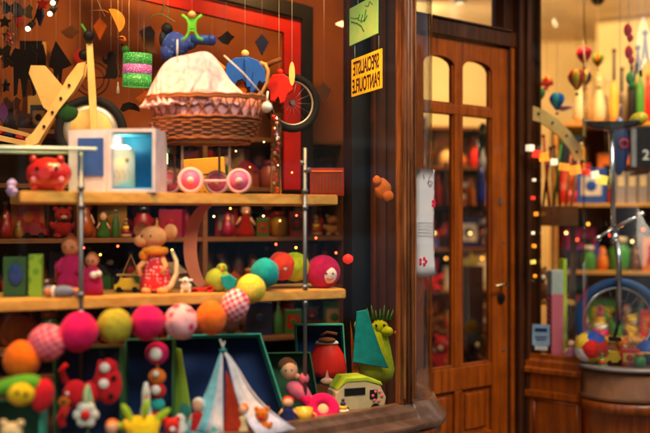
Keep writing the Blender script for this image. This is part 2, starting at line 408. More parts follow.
# ------------------------------------------------------------------ door with its frame
D0 = (.445, 4.45)
t = Thing('shop_door', 'varnished brown wooden shop door with four glass panes and lever handle', 'door', 0, 0, F, loc=(D0[0], D0[1], 0), rot=(0, 0, math.degrees(A38)))
XL, XR = -.065, .69
def dbox(mb, x0, x1, z0, z1, y0=0, y1=.045, bev=.004): mb.box(((x0 + x1) / 2, (y0 + y1) / 2, (z0 + z1) / 2), (x1 - x0, y1 - y0, z1 - z0), bev=bev)
mb = MB()
dbox(mb, XL, .058, .02, 2.25); dbox(mb, .567, XR, .02, 2.25); dbox(mb, .283, .342, .561, 2.249, .0025)
dbox(mb, .058, .567, .44, .56, .001); dbox(mb, .058, .567, 1.862, 1.912, .001)
dbox(mb, .058, .567, .02, .2, .001); dbox(mb, .285, .340, .2, .44, .002)
# top rail with two arches
for xa, xb in ((.0585, .2845), (.3405, .5665)):
    pts = [(xa, 2.248), (xa, 2.11)]
    for k in range(13):
        a = math.pi * k / 12; pts.append(((xa + xb) / 2 - (xb - xa) / 2 * .97 * math.cos(a), 2.11 + .045 * math.sin(a)))
    pts += [(xb, 2.11), (xb, 2.248)]
    mb.prism(pts, .001, .044)
t.part('frame', mb, woodDoor)
mb = MB()
for x0, x1, zz0, zz1 in ((.058, .283, .56, 1.862), (.342, .567, .56, 1.862), (.058, .283, 1.912, 2.115), (.342, .567, 1.912, 2.115)):
    for a, b, c, d in ((x0, x0 + .012, zz0, zz1), (x1 - .012, x1, zz0, zz1), (x0 + .012, x1 - .012, zz0, zz0 + .012)):
        dbox(mb, a, b, c, d, .010, .034, .003)
for x0, x1 in ((.058, .285), (.340, .567)):
    dbox(mb, x0 + .03, x1 - .03, .225, .415, .008, .03, .008)
    dbox(mb, x0, x1, .2, .44, .02, .028, 0)
t.part('moulding', mb, woodDoor)
for x0, x1, a, b in ((.06, .281, .565, 1.86), (.344, .565, .565, 1.86), (.06, .281, 1.914, 2.15), (.344, .565, 1.914, 2.15)):
    mb = MB(); mb.box(((x0 + x1) / 2, .02, (a + b) / 2), (x1 - x0, .004, b - a)); t.part('pane', mb, glassP)
hz = .975
mb = MB(); mb.cyl((.632, -.006, hz), (.632, -.03, hz), .009); mb.tube([(.632, -.045, hz), (.60, -.05, hz + .004), (.56, -.048, hz - .002), (.545, -.042, hz - .004)], .0075, 8)
mb.cyl((.632, -.02, hz), (.632, -.05, hz), .007)
h = t.part('handle', mb, mat('brass', (.75, .55, .25), .25, 1, kind='metal'))
mb = MB(); mb.cyl((.632, .0, hz - .075), (.632, -.012, hz - .075), .026, n=20); mb.cyl((.632, -.012, hz - .075), (.632, -.02, hz - .075), .012)
t.part('lock', mb, blackM)
mb = MB(); mb.box((.63, -.003, 1.42), (.02, .005, .035)); mb.cyl((.66, 0, 1.2), (.66, -.006, 1.2), .006); mb.cyl((.66, 0, .62), (.66, -.006, .62), .008)
t.part('lock_plate', mb, steel)
t = Thing('door_frame', 'dark wooden door frame with a tall transom window above the door', 'door frame', 0, 0, F, loc=(D0[0], D0[1], 0), rot=(0, 0, math.degrees(A38)))
mb = MB(); dbox(mb, XL - .02, .76, 2.255, 2.335, -.02, .09); dbox(mb, XL, .70, 2.335, 2.345, -.03, .02, .002)
dbox(mb, XR + .002, .735, 0.0, 2.254, -.004, .09); dbox(mb, .66, .735, 2.336, 2.93, -.004, .09)
dbox(mb, .737, .775, 0, 2.93, -.05, .07, .008); dbox(mb, .777, .835, 0, 2.93, -.075, .03, .01); dbox(mb, .837, .853, 0, 2.93, -.1, .02, .005)
t.part('jamb', mb, woodDark)
mb = MB(); dbox(mb, .70, .727, .0, 2.25, -.02, -.006, .004); t.part('door_stop', mb, woodDoor)
mb = MB(); mb.box((.3, .03, 2.64), (.72, .004, .58)); t.part('transom_pane', mb, glassP)
# ------------------------------------------------------------------ right window
t = Thing('corner_display_window', 'curved display window right of the door with a bicycle wheel inside', 'window', 0, 0, F, loc=(0, 0, 0))
RP1, RP2 = RPATH[:2], RPATH[1:]
t.part('flat_pane', glassbox([(1.115, 4.888), (1.349, 4.701)], .60, 2.92, glassP), glassP)
t.part('curved_pane', glassbox(RP2, .575, 2.92, glassC), glassC)
sp = [(-.03, .50), (.03, .50), (.03, .52), (.02, .53), (.02, .56), (.012, .575), (.012, .598), (-.03, .598)]
mb = MB(); mb.sweep(RP1, sp); t.part('flat_sill', mb, woodDoor)
mb = MB(); mb.sweep(RP2, [(-.03, .555), (.035, .555), (.04, .562), (.04, .57), (.03, .575), (-.03, .575)])
t.part('metal_sill', mb, mat('brushed_sill_metal', (.24, .2, .18), .5, .3, kind='metal'))
mb = MB(); mb.sweep(RP2, [(-.03, .40), (.02, .40), (.03, .405), (.03, .425), (.018, .43), (.018, .55), (-.03, .55)])
t.part('ribbed_band', mb, mat('grey_brown_wood', (.22, .085, .03), .6, kind='wood', scale=6))
mb = MB(); mb.sweep(RP2, [(-.03, 0), (.04, 0), (.04, .12), (.015, .13), (.015, .34), (.028, .345), (.028, .395), (-.03, .395)])
mb.sweep(RP1, [(-.03, 0), (.04, 0), (.04, .12), (.012, .13), (.012, .36), (.025, .37), (.025, .40), (.01, .405), (.01, .495), (-.03, .495)])
t.part('stall_riser', mb, woodDoor)
mb = MB()
for (a, b) in (((1.13, 4.865), (1.32, 4.713)),):
    for zz in (.15, .35):
        mb.tube([(a[0], a[1], zz), (b[0], b[1], zz)], .008, 6)
    for q in (a, b): mb.tube([(q[0], q[1], .15), (q[0], q[1], .35)], .008, 6)
t.part('panel_moulding', mb, woodDoor)

# ------------------------------------------------------------------ across the street (mirrored faintly in the glass)
NBR = [((-12, 7.6), 8, 8, (.34, .28, .2), 'pale stone town house across the street, mirrored in the panes'),
       ((-3.5, 7.6), 8, 7.5, (.3, .17, .12), 'brick town house across the street, mirrored in the panes'),
       ((5, 7.6), 9, 8.5, (.4, .36, .3), 'tall cream town house across the street, mirrored in the panes')]
winm = mat('dark_window_glass', (.03, .035, .04), .1, coat=1)
for (a, n0), wd, ht, c, lab in NBR:
    o0 = off(G0, a, n0)
    t = Thing('town_house', lab, 'building', 0, 0, F, loc=(o0[0], o0[1], -.12), rot=(0, 0, math.degrees(A38)), group='houses across the street')
    mb = MB(); mb.box((wd / 2, -3, ht / 2), (wd - .05, 6, ht)); t.part('wall', mb, mat('facade_%d' % ht, c, .85, kind='plaster'))
    mb = MB(); mb.box((wd / 2, -2.95, ht + .1), (wd + .2, 6.4, .2)); t.part('cornice', mb, white)
    for fl in range(2):
        for k in range(3):
            mb = MB(); x = wd * (k + .5) / 3; z = 1.7 + fl * 3.0
            mb.box((x, .01, z), (1.2, .06, 1.9)); wf = t.part('window', mb, white)
            mb = MB(); mb.box((x - .28, .06, z), (.48, .05, 1.7)); mb.box((x + .28, .06, z), (.48, .05, 1.7)); t.part('pane', mb, winm, wf)

t = Thing('parked_van', 'pale blue van parked across the street, mirrored faintly in the window', 'van', 0, 0, F, loc=(7.4, 1.6, -.12), rot=(0, 0, math.degrees(A38)))
vb = mat('van_blue', (.12, .28, .5), .3, kind='paint', coat=.5)
mb = MB(); mb.prism([(-2.2, .3), (2.2, .3), (2.25, .9), (1.7, 1.15), (1.15, 1.95), (.9, 2.05), (-2.1, 2.05), (-2.2, 1.9)], -.9, .9, bev=.06); t.part('body', mb, vb)
for x0, x1 in ((-1.9, -.9), (-.8, .2), (.3, 1.1)):
    for sy in (-.91, .91):
        mb = MB(); mb.box(((x0 + x1) / 2, sy, 1.55), (x1 - x0, .02, .55), bev=.01); t.part('window', mb, winm)
for x in (-1.4, 1.45):
    for sy in (-.85, .85):
        mb = MB(); mb.cyl((x, sy - .1, .33), (x, sy + .1, .33), .33, n=24); wl = t.part('wheel', mb, rubber); mb = MB(); mb.cyl((x, sy - .11, .33), (x, sy + .11, .33), .18, n=20); t.part('rim', mb, steel, wl)
for sy in (-.65, .65):
    mb = MB(); mb.ball((2.2, sy, .8), (.06, .16, .12), 12); t.part('headlight', mb, chrome)

# ------------------------------------------------------------------ unseen lamps added to light the shop
LK = .72
def lamp_light(parent, energy, col, loc, aim, size=.05, spot=70):
    l = bpy.data.lights.new('lamp_light', 'SPOT'); l.energy = energy * LK; l.color = col; l.shadow_soft_size = size
    l.spot_size = R(spot); l.spot_blend = .6
    o = bpy.data.objects.new('lamp_light', l); C.objects.link(o); o.location = loc
    o.rotation_euler = (Vector(loc) - Vector(aim)).to_track_quat('Z', 'Y').to_euler()
    return o
WARM = (1, .49, .15)
bulbm = mat('lit_bulb', (1, .75, .4), .5, emit=18)
def spot(lab, loc, aim, energy, size=.05, ang=75, col=WARM):
    loc = Vector(loc); aim = Vector(aim); d = (aim - loc).normalized()
    t = Thing('spot_lamp', lab, 'lamp', 0, 0, F, loc=loc, group='unseen warm spot lamps added to the shop')
    mb = MB(); q = -d * .09; mb.cyl(q, d * .02, .028, .042, 16); t.part('housing', mb, blackM)
    mb = MB(); mb.cyl(q * .6, (0, 0, 2.985 - loc.z) if loc.z < 2.9 else (q.x * .6, q.y * .6, .05), .008, n=8); t.part('stem', mb, blackM)
    mb = MB(); mb.cyl(d * .021, d * .024, .032, n=16); t.part('bulb', mb, bulbm)
    l = lamp_light(t.o, energy, col, d * .04, d * .04 + d, size, ang); l.parent = t.o
    return t
spot('unseen black spot lamp above the mobile figures inside the window', (-.55, 3.25, 2.75), P(190, 110, 3.6), 34, col=(1, .56, .27))
spot('unseen black spot lamp above the blue cube at the window', (-1.1, 3.0, 2.7), P(90, 160, 3.5), 38)
spot('unseen black spot lamp above the yellow shop sign', (-.05, 3.6, 2.75), P(300, 140, 3.9), 50)
spot('unseen black spot lamp over the open toy boxes', (-.75, 3.0, 2.8), P(150, 400, 3.2), 125, ang=60)
spot('unseen black spot lamp at the window end over the toy tent', (0.02, 3.62, 2.8), P(330, 380, 3.6), 75, ang=60)
spot('unseen black spot lamp aimed at the orange partition', (-.7, 3.9, 2.6), P(60, 90, 4.8), 30, ang=100)
spot('unseen black spot lamp aimed at the tall red frame', (-.1, 4.1, 2.7), P(250, 60, 5.0), 32, ang=100)
spot('unseen black spot lamp hung above the balloons in the corner window', (1.3, 5.05, 2.75), P(590, 120, 5.4), 45, ang=90)
spot('unseen black spot lamp lighting the cream wall past the balloons', (1.7, 5.6, 2.7), P(570, 60, 7.4), 130, ang=110, col=(1, .68, .36))
spot('unseen black spot lamp aimed at the juggling clubs', (2.0, 5.0, 2.7), P(630, 200, 5.4), 38, ang=90)
spot('unseen black spot lamp hanging over the shelves behind the door', (.9, 6.0, 2.8), P(470, 250, 7.0), 150, ang=90)
spot('unseen black spot lamp lighting the goods at the end of the shop', (.3, 6.8, 2.8), P(480, 60, 8.5), 125, ang=110, col=(1, .68, .36))

# ------------------------------------------------------------------ display shelves in the big window
def SL(px0, Ya, px1, Yb):
    return lambda px: 1 / (1 / Ya + (1 / Yb - 1 / Ya) * (px - px0) / (px1 - px0))
YU = SL(20, 3.18, 338, 3.68)       # front edge of the upper board
YLo = SL(0, 3.12, 345, 3.66)
t = Thing('display_shelf', 'two pine boards on chrome posts carrying the toys in the big window', 'shelf', 0, 0, F, loc=(0, 0, 0))
def board(px0, px1, ytop, ybot, Yf, depth, name, skew=0):
    a = P(px0, ytop, Yf(px0)); b = P(px1, ytop, Yf(px1)); d = (b - a).normalized(); n = Vector((-d.y, d.x, 0))
    z1 = CAMZ - (ytop - 220) / F * (Yf(px0) + Yf(px1)) / 2; z0_ = CAMZ - (ybot - 220) / F * (Yf(px0) + Yf(px1)) / 2
    mb = MB(); q = [(a.x, a.y), (b.x, b.y), (b.x + n.x * depth + d.x * .03, b.y + n.y * depth), (a.x + n.x * depth, a.y + n.y * depth)]
    mb.poly_z(q, z0_, z1)
    bmesh.ops.bevel(mb.b, geom=[e for e in mb.b.edges], offset=.004, segments=2, affect='EDGES')
    t.part(name, mb, woodM); return z1, z0_
ZU, ZU0 = board(20, 338, 193, 204, YU, .42, 'board')
ZL, ZL0 = board(-40, 346, 295, 305.5, YLo, .40, 'board')
for px in (81, 305):
    Y = YU(px) - .03 if px == 81 else YU(px) - .02
    x = (px - 325) / F * Y
    mb = MB(); mb.cyl((x, Y, .56), (x, Y, CAMZ - (152 - 220) / F * Y if px == 81 else CAMZ - (148 - 220) / F * Y), .008, n=14)
    for zz in (ZU + .002, ZU0 - .022, ZL + .002, ZL0 - .022): mb.cyl((x, Y, zz), (x, Y, zz + .02), .012, n=14)
    if px == 305: mb.cyl((x, Y, ZU + .12), (x - .02, Y, ZU + .13), .008); mb.cyl((x, Y, ZU + .09), (x + .02, Y - .02, ZU + .1), .008)
    t.part('post', mb, steel)
    if px == 81: YP = Y
def on_upper(px, back=.12): Y = YU(px) + back; return Y, 220 + (CAMZ - ZU) / Y * F
def on_lower(px, back=.12): Y = YLo(px) + back; return Y, 220 + (CAMZ - ZL) / Y * F
# glass shelf
zz = CAMZ - (151 - 220) / F * YP + .003
t = Thing('glass_shelf', 'thin glass shelf with light painted along its edges resting on the left chrome post', 'shelf', 0, 0, F, loc=(0, 0, 0))
a = P(-60, 0, YP - .12); b = P(97, 0, YP + .0)
n = Vector((-(b - a).y, (b - a).x, 0)).normalized() * .22
mb = MB(); mb.poly_z([(a.x, a.y), (b.x, b.y), (b.x + n.x - .06, b.y + n.y), (a.x + n.x, a.y + n.y)], zz, zz + .007); t.part('pane', mb, glassS)
edge = mat('painted_edge_light', (.75, .92, .85), .3, coat=.5)  # pale colour paints the light caught along the glass edges
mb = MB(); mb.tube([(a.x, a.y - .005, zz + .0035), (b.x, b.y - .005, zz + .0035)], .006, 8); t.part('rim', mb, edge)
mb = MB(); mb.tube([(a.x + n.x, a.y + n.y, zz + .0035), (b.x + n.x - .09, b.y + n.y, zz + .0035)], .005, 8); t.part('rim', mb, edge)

# ------------------------------------------------------------------ pram
Y, py = on_upper(205, .10)
t = Thing('doll_pram', 'wicker doll pram with a pale pink cloth hood and pink wheels', 'pram', 205, py, Y)
wick = mat('wicker', (.26, .075, .022), .55, kind='weave', scale=14, col2=(.17, .04, .012))
cane = mat('cane', (.30, .09, .028), .5, kind='')
paleM = mat('pale_pink_paint', (.8, .45, .47), .45, kind='paint'); pinkW = mat('pink_wheel_paint', (.78, .12, .28), .4, kind='paint')
for (wx, wy, s_) in ((-13, -8, 1), (35, -8, .95), (-40, 24, .95), (9, 24, .95)):
    zc = 13.2 * s_
    mb = t.mb(); mb.lathe((wx, wy, zc), [(3.0, -3), (9.6, -3), (13 * s_, -2.2), (13 * s_, 2.2), (10, 3), (9, 1.6), (4, 1.6), (3.4, 3.6), (1.2, 4)], 28, rot=(90, 0, 0)); wl = t.part('wheel', mb, paleM)
    mb = t.mb(); mb.lathe((wx, wy - 1.9, zc), [(0.1, 0), (9.3, 0), (9.3, .8), (.1, .8)], 28, rot=(90, 0, 0)); t.part('wheel_disc', mb, pinkW, wl)
    mb = t.mb(); mb.lathe((wx, wy - 2.4, zc), [(3.2, 0), (3.2, 2), (1.6, 3.4), (.1, 3.6)], 16, rot=(90, 0, 0)); t.part('hub', mb, paleM, wl)
mb = t.mb(); mb.cyl((-13, -4, 13), (35, -4, 13), 1.3); mb.cyl((-40, 22, 12.5), (9, 22, 12.5), 1.3); mb.cyl((-13, -4, 13), (-13, 22, 13), .8); mb.cyl((35, -4, 13), (9, 22, 13), .8)
t.part('axle', mb, paleM)
for (x, y_) in ((-22, -4), (25, -4), (-34, 20), (12, 20)):
    mb = t.mb(); mb.box((x, y_, 30), (2.2, 2, 36)); t.part('leg', mb, cm('grey', 'paint') if False else mat('grey_wood', (.35, .2, .14), .5, kind='woodz'))
bz = 52
prof = [(.1, 0), (40, 0), (46, 4), (50, 14), (53, 22), (54.5, 25), (53, 25), (51, 22), (46, 4), (.1, 2)]
mb = t.mb(); mb.lathe((1, 8, bz), prof, 64, (1, .52), fn=lambda a, z: 1 + .012 * math.sin(a * 30 + z)); t.part('basket', mb, wick)
mb = t.mb()
def el(a, r, z): return (1 + r * math.cos(a), 8 + .52 * r * math.sin(a), z)
for k in range(26):                    # woven rods between the basket and its rim
    a = 2 * math.pi * k / 26; b_ = 2 * math.pi * (k + .9) / 26
    mb.tube([el(a, 53, bz + 22), el((a + b_) / 2, 56, bz + 32), el(b_, 59, bz + 43)], .75, 6)
    mb.tube([el(b_, 53, bz + 22), el((a + b_) / 2, 55, bz + 32), el(a, 59, bz + 43)], .75, 6)
for r, z, th in ((54.5, bz + 24, 1.3), (60, bz + 43, 1.7), (60.8, bz + 45.5, 1.3), (47, bz + 3, 1.6), (43, bz, 1.6)):
    mb.tube([el(2 * math.pi * k / 64, r, z + .6 * math.sin(k * 1.9)) for k in range(64)], th, 8, True)
for j in range(7):
    mb.tube([el(2 * math.pi * k / 96, 47.6 + j * .95 + 1.0 * (1 if (k // 3 + j) % 2 else -1), bz + 5 + j * 2.5) for k in range(192)], .95, 6, True)
t.part('rim', mb, cane)
mb = t.mb(); mb.lathe((1, 8, bz), [(40, 3), (50, 22), (57, 43), (54, 43), (44, 20)], 48, (1, .5), fn=lambda a, z: 1 + .02 * math.sin(a * 22)); t.part('lining', mb, mat('pink_lining', (.75, .33, .36), .95, kind='cloth'))
cloth = mat('pale_pink_cloth', (.76, .50, .52), .9, kind='cloth', col2=(.72, .33, .38))

def drape_hood():
    K = 60.0                                     # simulate at a larger size, then shrink
    def ell(c, r, seg=48):
        m_ = MB(); m_.ball(c, r, seg); o = bpy.data.objects.new('tmp_body', m_.mesh('tmp_body')); C.objects.link(o)
        o.modifiers.new('c', 'COLLISION'); o.collision.thickness_outer = .02; o.collision.cloth_friction = 25; return o
    bodies = [ell((-26 / K, 8 / K, (bz + 44) / K), (26 / K, 20 / K, 41 / K)), ell((-3 / K, 8 / K, (bz + 44) / K), (23 / K, 18 / K, 46 / K)), ell((0, 8 / K, (bz + 33) / K), (57 / K, 28 / K, 11 / K))]
    g = bmesh.new(); n_ = 84; R0 = 100 / K
    bmesh.ops.create_grid(g, x_segments=n_, y_segments=n_, size=1)
    for v in g.verts:
        x, y_ = v.co.x, v.co.y
        u_, v_ = x * math.sqrt(1 - y_ * y_ / 2), y_ * math.sqrt(1 - x * x / 2)
        v.co = Vector((-14 / K + u_ * R0 * 1.0, 8 / K + v_ * R0 * .78, (bz + 98) / K + .10 * math.sin(u_ * 11 + v_ * 4) + .08 * math.sin(v_ * 13 + 1 + u_ * 5)))
    me = bpy.data.meshes.new('hood'); g.to_mesh(me); g.free()
    o = bpy.data.objects.new('hood', me); C.objects.link(o)
    cl = o.modifiers.new('cloth', 'CLOTH'); st = cl.settings; st.quality = 6; st.mass = .25
    st.tension_stiffness = 20; st.compression_stiffness = 12; st.shear_stiffness = 4; st.bending_stiffness = .04
    st.air_damping = 1.5; cl.collision_settings.distance_min = .012; cl.collision_settings.use_self_collision = True; cl.collision_settings.self_distance_min = .01
    cl.collision_settings.collision_quality = 3
    for f in range(1, 46): SC.frame_set(f)
    dg = bpy.context.evaluated_depsgraph_get(); me2 = bpy.data.meshes.new_from_object(o.evaluated_get(dg))
    SC.frame_set(1)
    for b_ in bodies + [o]: bpy.data.objects.remove(b_)
    zmin = bz + 36
    for v in me2.vertices:
        v.co = v.co * K
        a = math.atan2((v.co.y - 8) / .55, v.co.x)
        lim = 56 if v.co.x > -30 else 66          # tuck the hem into the basket, let it spill on the left
        rr = math.hypot(v.co.x, (v.co.y - 8) / .52)
        if v.co.z < zmin + 14 and rr > lim:
            v.co.x *= lim / rr; v.co.y = 8 + (v.co.y - 8) * lim / rr
        v.co.z = max(v.co.z, zmin + (0 if v.co.x > -40 else 0) + 1.2 * math.sin(a * 30))
        v.co *= t.u
    for p_ in me2.polygons: p_.use_smooth = True
    me2.materials.clear(); me2.materials.append(cloth)
    h = bpy.data.objects.new('hood', me2); C.objects.link(h); h.parent = t.o
    so = h.modifiers.new('thick', 'SOLIDIFY'); so.thickness = .0025
    sb = h.modifiers.new('sub', 'SUBSURF'); sb.levels = 1; sb.render_levels = 1
    return h
hood = drape_hood()
mb = t.mb(); mb.tube([(20, -8, bz + 85), (40, -15, bz + 66), (59, -6, bz + 45)], .7, 6); t.part('cord', mb, string); mb = t.mb(); mb.tube([(-24, -22, bz + 98), (-24, -23, bz + 75)], .5, 5); t.part('cord', mb, string)
mb = t.mb()
mb.tube([(46, 8, bz + 44), (57, 4, bz + 50), (62, 2, bz + 60), (63, 2, bz + 71), (60, 3, bz + 78), (55, 5, bz + 80)], 1.7, 8)
mb.tube([(46, 12, bz + 44), (55, 10, bz + 46), (64, 6, bz + 40)], 1.3, 8)
t.part('handle', mb, mat('honey_cane', (.62, .33, .10), .45, kind=''))
mb = t.mb(); mb.ball((62, -4, bz + 34), 5.4); mb.cyl((62, -4, bz + 37), (63, -3, bz + 50), .8); t.part('pompom', mb, cm('white'))
# ------------------------------------------------------------------ cube lamp box on the upper board
Y, py = on_upper(110, .06)
t = Thing('cube_cabinet', 'pale lilac open cube with a bright blue inside and blue side panel', 'box', 134, py, Y, rot=(0, 0, -4))
lil = mat('lilac_paint', (.62, .56, .66), .5, kind='paint'); skyb = mat('bright_blue_paint', (.03, .32, .66), .5, kind='paint')
W = 47; H = 64
mb = t.mb()
mb.prism([(-27, 0), (22, 0), (22, H), (-27, H), (-27, H - 3.5), (18.5, H - 3.5), (18.5, 3.5), (-23.5, 3.5), (-23.5, H - 3.5), (-27, H - 3.5)], 0, 46)
t.part('shell', mb, lil)
mb = t.mb(); mb.box((-2.5, 45, H / 2), (42, 2, H - 7.2)); mb.box((17.6, 23.5, H / 2), (1.5, 41, H - 7.4)); mb.box((-2.5, 23.5, 4.3), (39, 41, 1.5)); mb.box((-2.5, 23.5, H - 4.5), (39, 41, 1.2)); t.part('lining', mb, skyb)
mb = t.mb(); mb.prism([(-68, 1), (-27.5, 0), (-27.5, H), (-68, H - 1)], 3, 44); t.part('side_panel', mb, lil)
mb = t.mb(); mb.box((-45, 2.2, H / 2 + 4), (26, 1.4, 38)); t.part('blue_square', mb, mat('mid_blue_paint', (.03, .09, .36), .5, kind='paint'))
t2 = Thing('paper_lantern', 'lit white paper lantern with pencil drawings inside the blue cube', 'lantern', 122, py - 5.5, Y + .05, rot=(0, 0, 10))
mb = t2.mb(); mb.lathe((0, 9, 0), [(12.5, 0), (12.5, 38), (12, 38.5), (12, .5)], 28); t2.part('shade', mb, mat('glowing_paper', (.85, .72, .42), .8, emit=.12, kind='paint', col2=(.7, .78, .72)))
mb = t2.mb(); mb.lathe((0, 9, 38), [(6, 0), (8, 1.6), (4, 4.2), (.1, 4.4)], 20); t2.part('lid', mb, bulbm)
mb = t2.mb()
for k in range(4):
    a0 = -math.pi / 2 - .7 + k * .42
    mb.tube([(12.8 * math.cos(a0 + .15 * math.sin(j * 1.3)), 9 + 12.8 * math.sin(a0 + .15 * math.sin(j * 1.3)), 8 + j * 2.6) for j in range(5)], .25, 4)
mb.ball((5, -3, 27), (2, .8, 2), 8)
t2.part('drawing', mb, mat('ochre_ink', (.6, .42, .12), .7))
# ------------------------------------------------------------------ red toy, left
Y, py = on_upper(45, .06)
t = Thing('piggy_bank', 'glossy red pig shaped money box on the left end of the upper board', 'money box', 46, py - 1, Y)
redg = mat('glossy_red', (.6, .012, .015), .25, kind='paint', coat=.5)
mb = t.mb(); mb.ball((0, 10, 17), (23, 17, 16.5), 28, bump=.02); 
for x in (-12, 12): mb.cyl((x, 4, 0), (x * .95, 6, 9), 4.5, 5.5)
mb.ball((-14, 4, 31), (4, 3, 5), 10); mb.ball((13, 4, 31), (4, 3, 5), 10); t.part('body', mb, redg)
mb = t.mb(); mb.cyl((2, -6, 17), (2, -12, 17), 6.5, 6); t.part('snout', mb, redg)
for x in (-6, 13):
    mb = t.mb(); mb.ball((x - 1, -6.2, 22), (2, 1, 2.4), 10); t.part('eye', mb, blackM)
for cx_ in ((16, -2.5), (-11, -4)): t.part('cheek', t.mb().ball((cx_[0], cx_[1], 11), (3, 1.4, 3), 10), cm('pink'))
solo('purple_gem_toy', 'tiny purple and white star toy at the far left edge', 'toy', 12, 196, YU(12) + .05, lambda m: (m.lathe((0, 0, 0), [(3, 0), (6, 5), (3, 9), (5, 13), (1, 17)], 5, smooth=False), m.ball((0, -3, 8), 3.4, 10)), mat('purple_white', (.5, .3, .7), .4, kind='dots', scale=120, col2=(.8, .8, .85)))
# ------------------------------------------------------------------ wooden balance bikes
def balance_bike(lab, px, py, Y, rot, s=1.0, flip=1, wheel=True, col=None):
    t = Thing('balance_bike', lab, 'balance bike', px, py, Y, rot=rot)
    t.u *= s
    m = col or woodL
    if wheel:
        for wx in ((0,) if wheel == 1 else (0, -95)):
            mb = t.mb(); mb.ring((wx * flip, 0, 0), 31, 4.6, n=40); w_ = t.part('wheel', mb, rubber)
            mb = t.mb(); mb.lathe((wx * flip, -1.6, 0), [(20, 0), (27, 0), (27, 3.2), (20, 3.2), (20, 0)], 36, rot=(-90, 0, 0)); t.part('rim', mb, mat('grey_rim', (.5, .42, .32), .4, kind='metal', metal=.6), w_)
            mb = t.mb(); mb.lathe((wx * flip, -2, 0), [(.1, 0), (21, 0), (21, 4), (.1, 4)], 30, rot=(-90, 0, 0)); t.part('disc', mb, m, w_)
    mb = t.mb()
    o = [(-12, 66), (-4, 68), (-6, 55), (-16, 38), (-30, 20), (-41, 2), (-50, -14), (-62, -18), (-62, -9), (-54, -3), (-42, 16), (-30, 36), (-22, 52)]
    o = [(x * flip, z) for x, z in o]
    mb.prism(o, -8, -4, bev=.6); mb.prism(o, 5, 9, bev=.6); t.part('frame', mb, m)
    for x, z in ((-20, 44), (-28, 31), (-36, 17), (-44, 3)): t.part('bolt', t.mb().cyl((x * flip, -8, z), (x * flip, -9.6, z), 1.5, n=10), blackM)
    return t
t = balance_bike('pale plywood balance bike with a fat black tyre behind the lilac cube', 91, 131, YU(91) + .42, (0, 0, 8))
mb = t.mb(); mb.prism([(-3, 85), (3, 85), (6, 40), (8, 0), (1, 0), (-1, 40)], -14, -11, bev=.5); t.part('fork', mb, woodL)
mb = t.mb(); mb.tube([(-2, -12, 80), (-4, -12, 98), (-8, -12, 104)], 1.2, 8); t.part('handlebar', mb, cm('green', 'paint'))
for c in ((0, -16, 92), (-8, 12, 78)):
    mb = t.mb(); mb.ball(c, 5.6, 18); t.part('grip', mb, blackM)
mb = t.mb(); mb.ball((-24, 0, 18), (13, 6, 10), 14, bump=.05); t.part('seat', mb, mat('dark_green_felt', (.01, .06, .01), .9, kind='cloth'))
mb = t.mb(); mb.prism([(-46, 66), (-24, 40), (-40, 18), (-48, 24), (-62, 58), (-60, 66)], 10, 13, bev=.4); t.part('side_panel', mb, woodL)
t = Thing('toy_sled', 'flat pale wood sled with red and blue seat slats at the left edge', 'sled', 14, 138, 3.9, rot=(0, 0, 10))
mb = t.mb(); mb.prism([(-50, 10), (26, -6), (24, -11), (-50, 4)], -6, -2, bev=.5); mb.prism([(-50, 22), (20, 4), (20, 0), (-50, 16)], 10, 14, bev=.5); t.part('runner', mb, woodL)
for k, c in enumerate(('navy', 'red', 'navy', 'red')):
    mb = t.mb(); mb.box((-24 + k * 10, 4, 8 - k * 2.4), (7, 22, 2.5), rot=(0, 13, 0)); t.part('slat', mb, cm(c, 'paint'))
t = Thing('wooden_plank', 'long slim pale plank sloping past the black silhouettes at the left edge', 'plank', 0, 57, 4.2, rot=(0, 13, 8)) 
mb = t.mb(); mb.box((-10, 0, 0), (56, 3, 2.4), bev=.4); t.part('board', mb, woodL)
# ------------------------------------------------------------------ silhouettes on the left
def hang(t, x, y_, z, top=120, m=string):
    mb = t.mb(); mb.cyl((x, y_, z), (x, y_, z + top), .13, n=5); t.part('cord', mb, m)
def silh(name, lab, cat, px, py, Y, outline, m=blackM, th=1.2, rot=(0, 0, 0), cord=None, group=None, extra=None):
    t = Thing(name, lab, cat, px, py, Y, rot=rot, group=group)
    mb = t.mb(); mb.prism(outline, -th, th, bev=.25)
    if extra: extra(mb)
    t.part('body', mb, m)
    if cord: hang(t, cord[0], 0, cord[1], cord[2] if len(cord) > 2 else 150)
    return t
monkey = [(-2, -14), (4, -15), (7, -10), (6, -2), (4, 4), (5, 9), (2, 13), (-2, 12), (-4, 8), (-3, 5), (-7, 4), (-8, 9), (-9, 4), (-6, 0), (-3, 0), (-4, -5), (-5, -11), (-8, -15)]
silh('monkey_silhouette', 'small black wooden monkey cut-out hanging right of the bicycle outline', 'cut-out', 111, 64, 4.3, monkey, extra=lambda m: m.tube([(5, 0, -10), (9, 0, -12), (10, 0, -6), (8, 0, -2)], .7, 6), cord=(0, 12))
horse = [(-10, 22), (-4, 20), (8, 20), (12, 16), (11, 0), (11, -24), (8, -26), (6, -10), (2, -8), (1, -26), (-2, -27), (-4, -9), (-7, -8), (-8, -24), (-11, -26), (-11, 6), (-15, 12)]
silh('horse_silhouette', 'black wooden horse cut-out among hanging figures near the left edge', 'cut-out', 25, 70, 4.1, horse, cord=(0, 20))
silh('cat_silhouette', 'black wooden cat cut-out hanging beside the plywood frame', 'cut-out', 37, 68, 4.25, [(-10, 16), (-6, 24), (-3, 19), (3, 19), (6, 24), (9, 12), (9, -18), (6, -18), (5, -4), (0, -4), (-1, -18), (-5, -18), (-5, -2), (-11, 4)], cord=(0, 19))
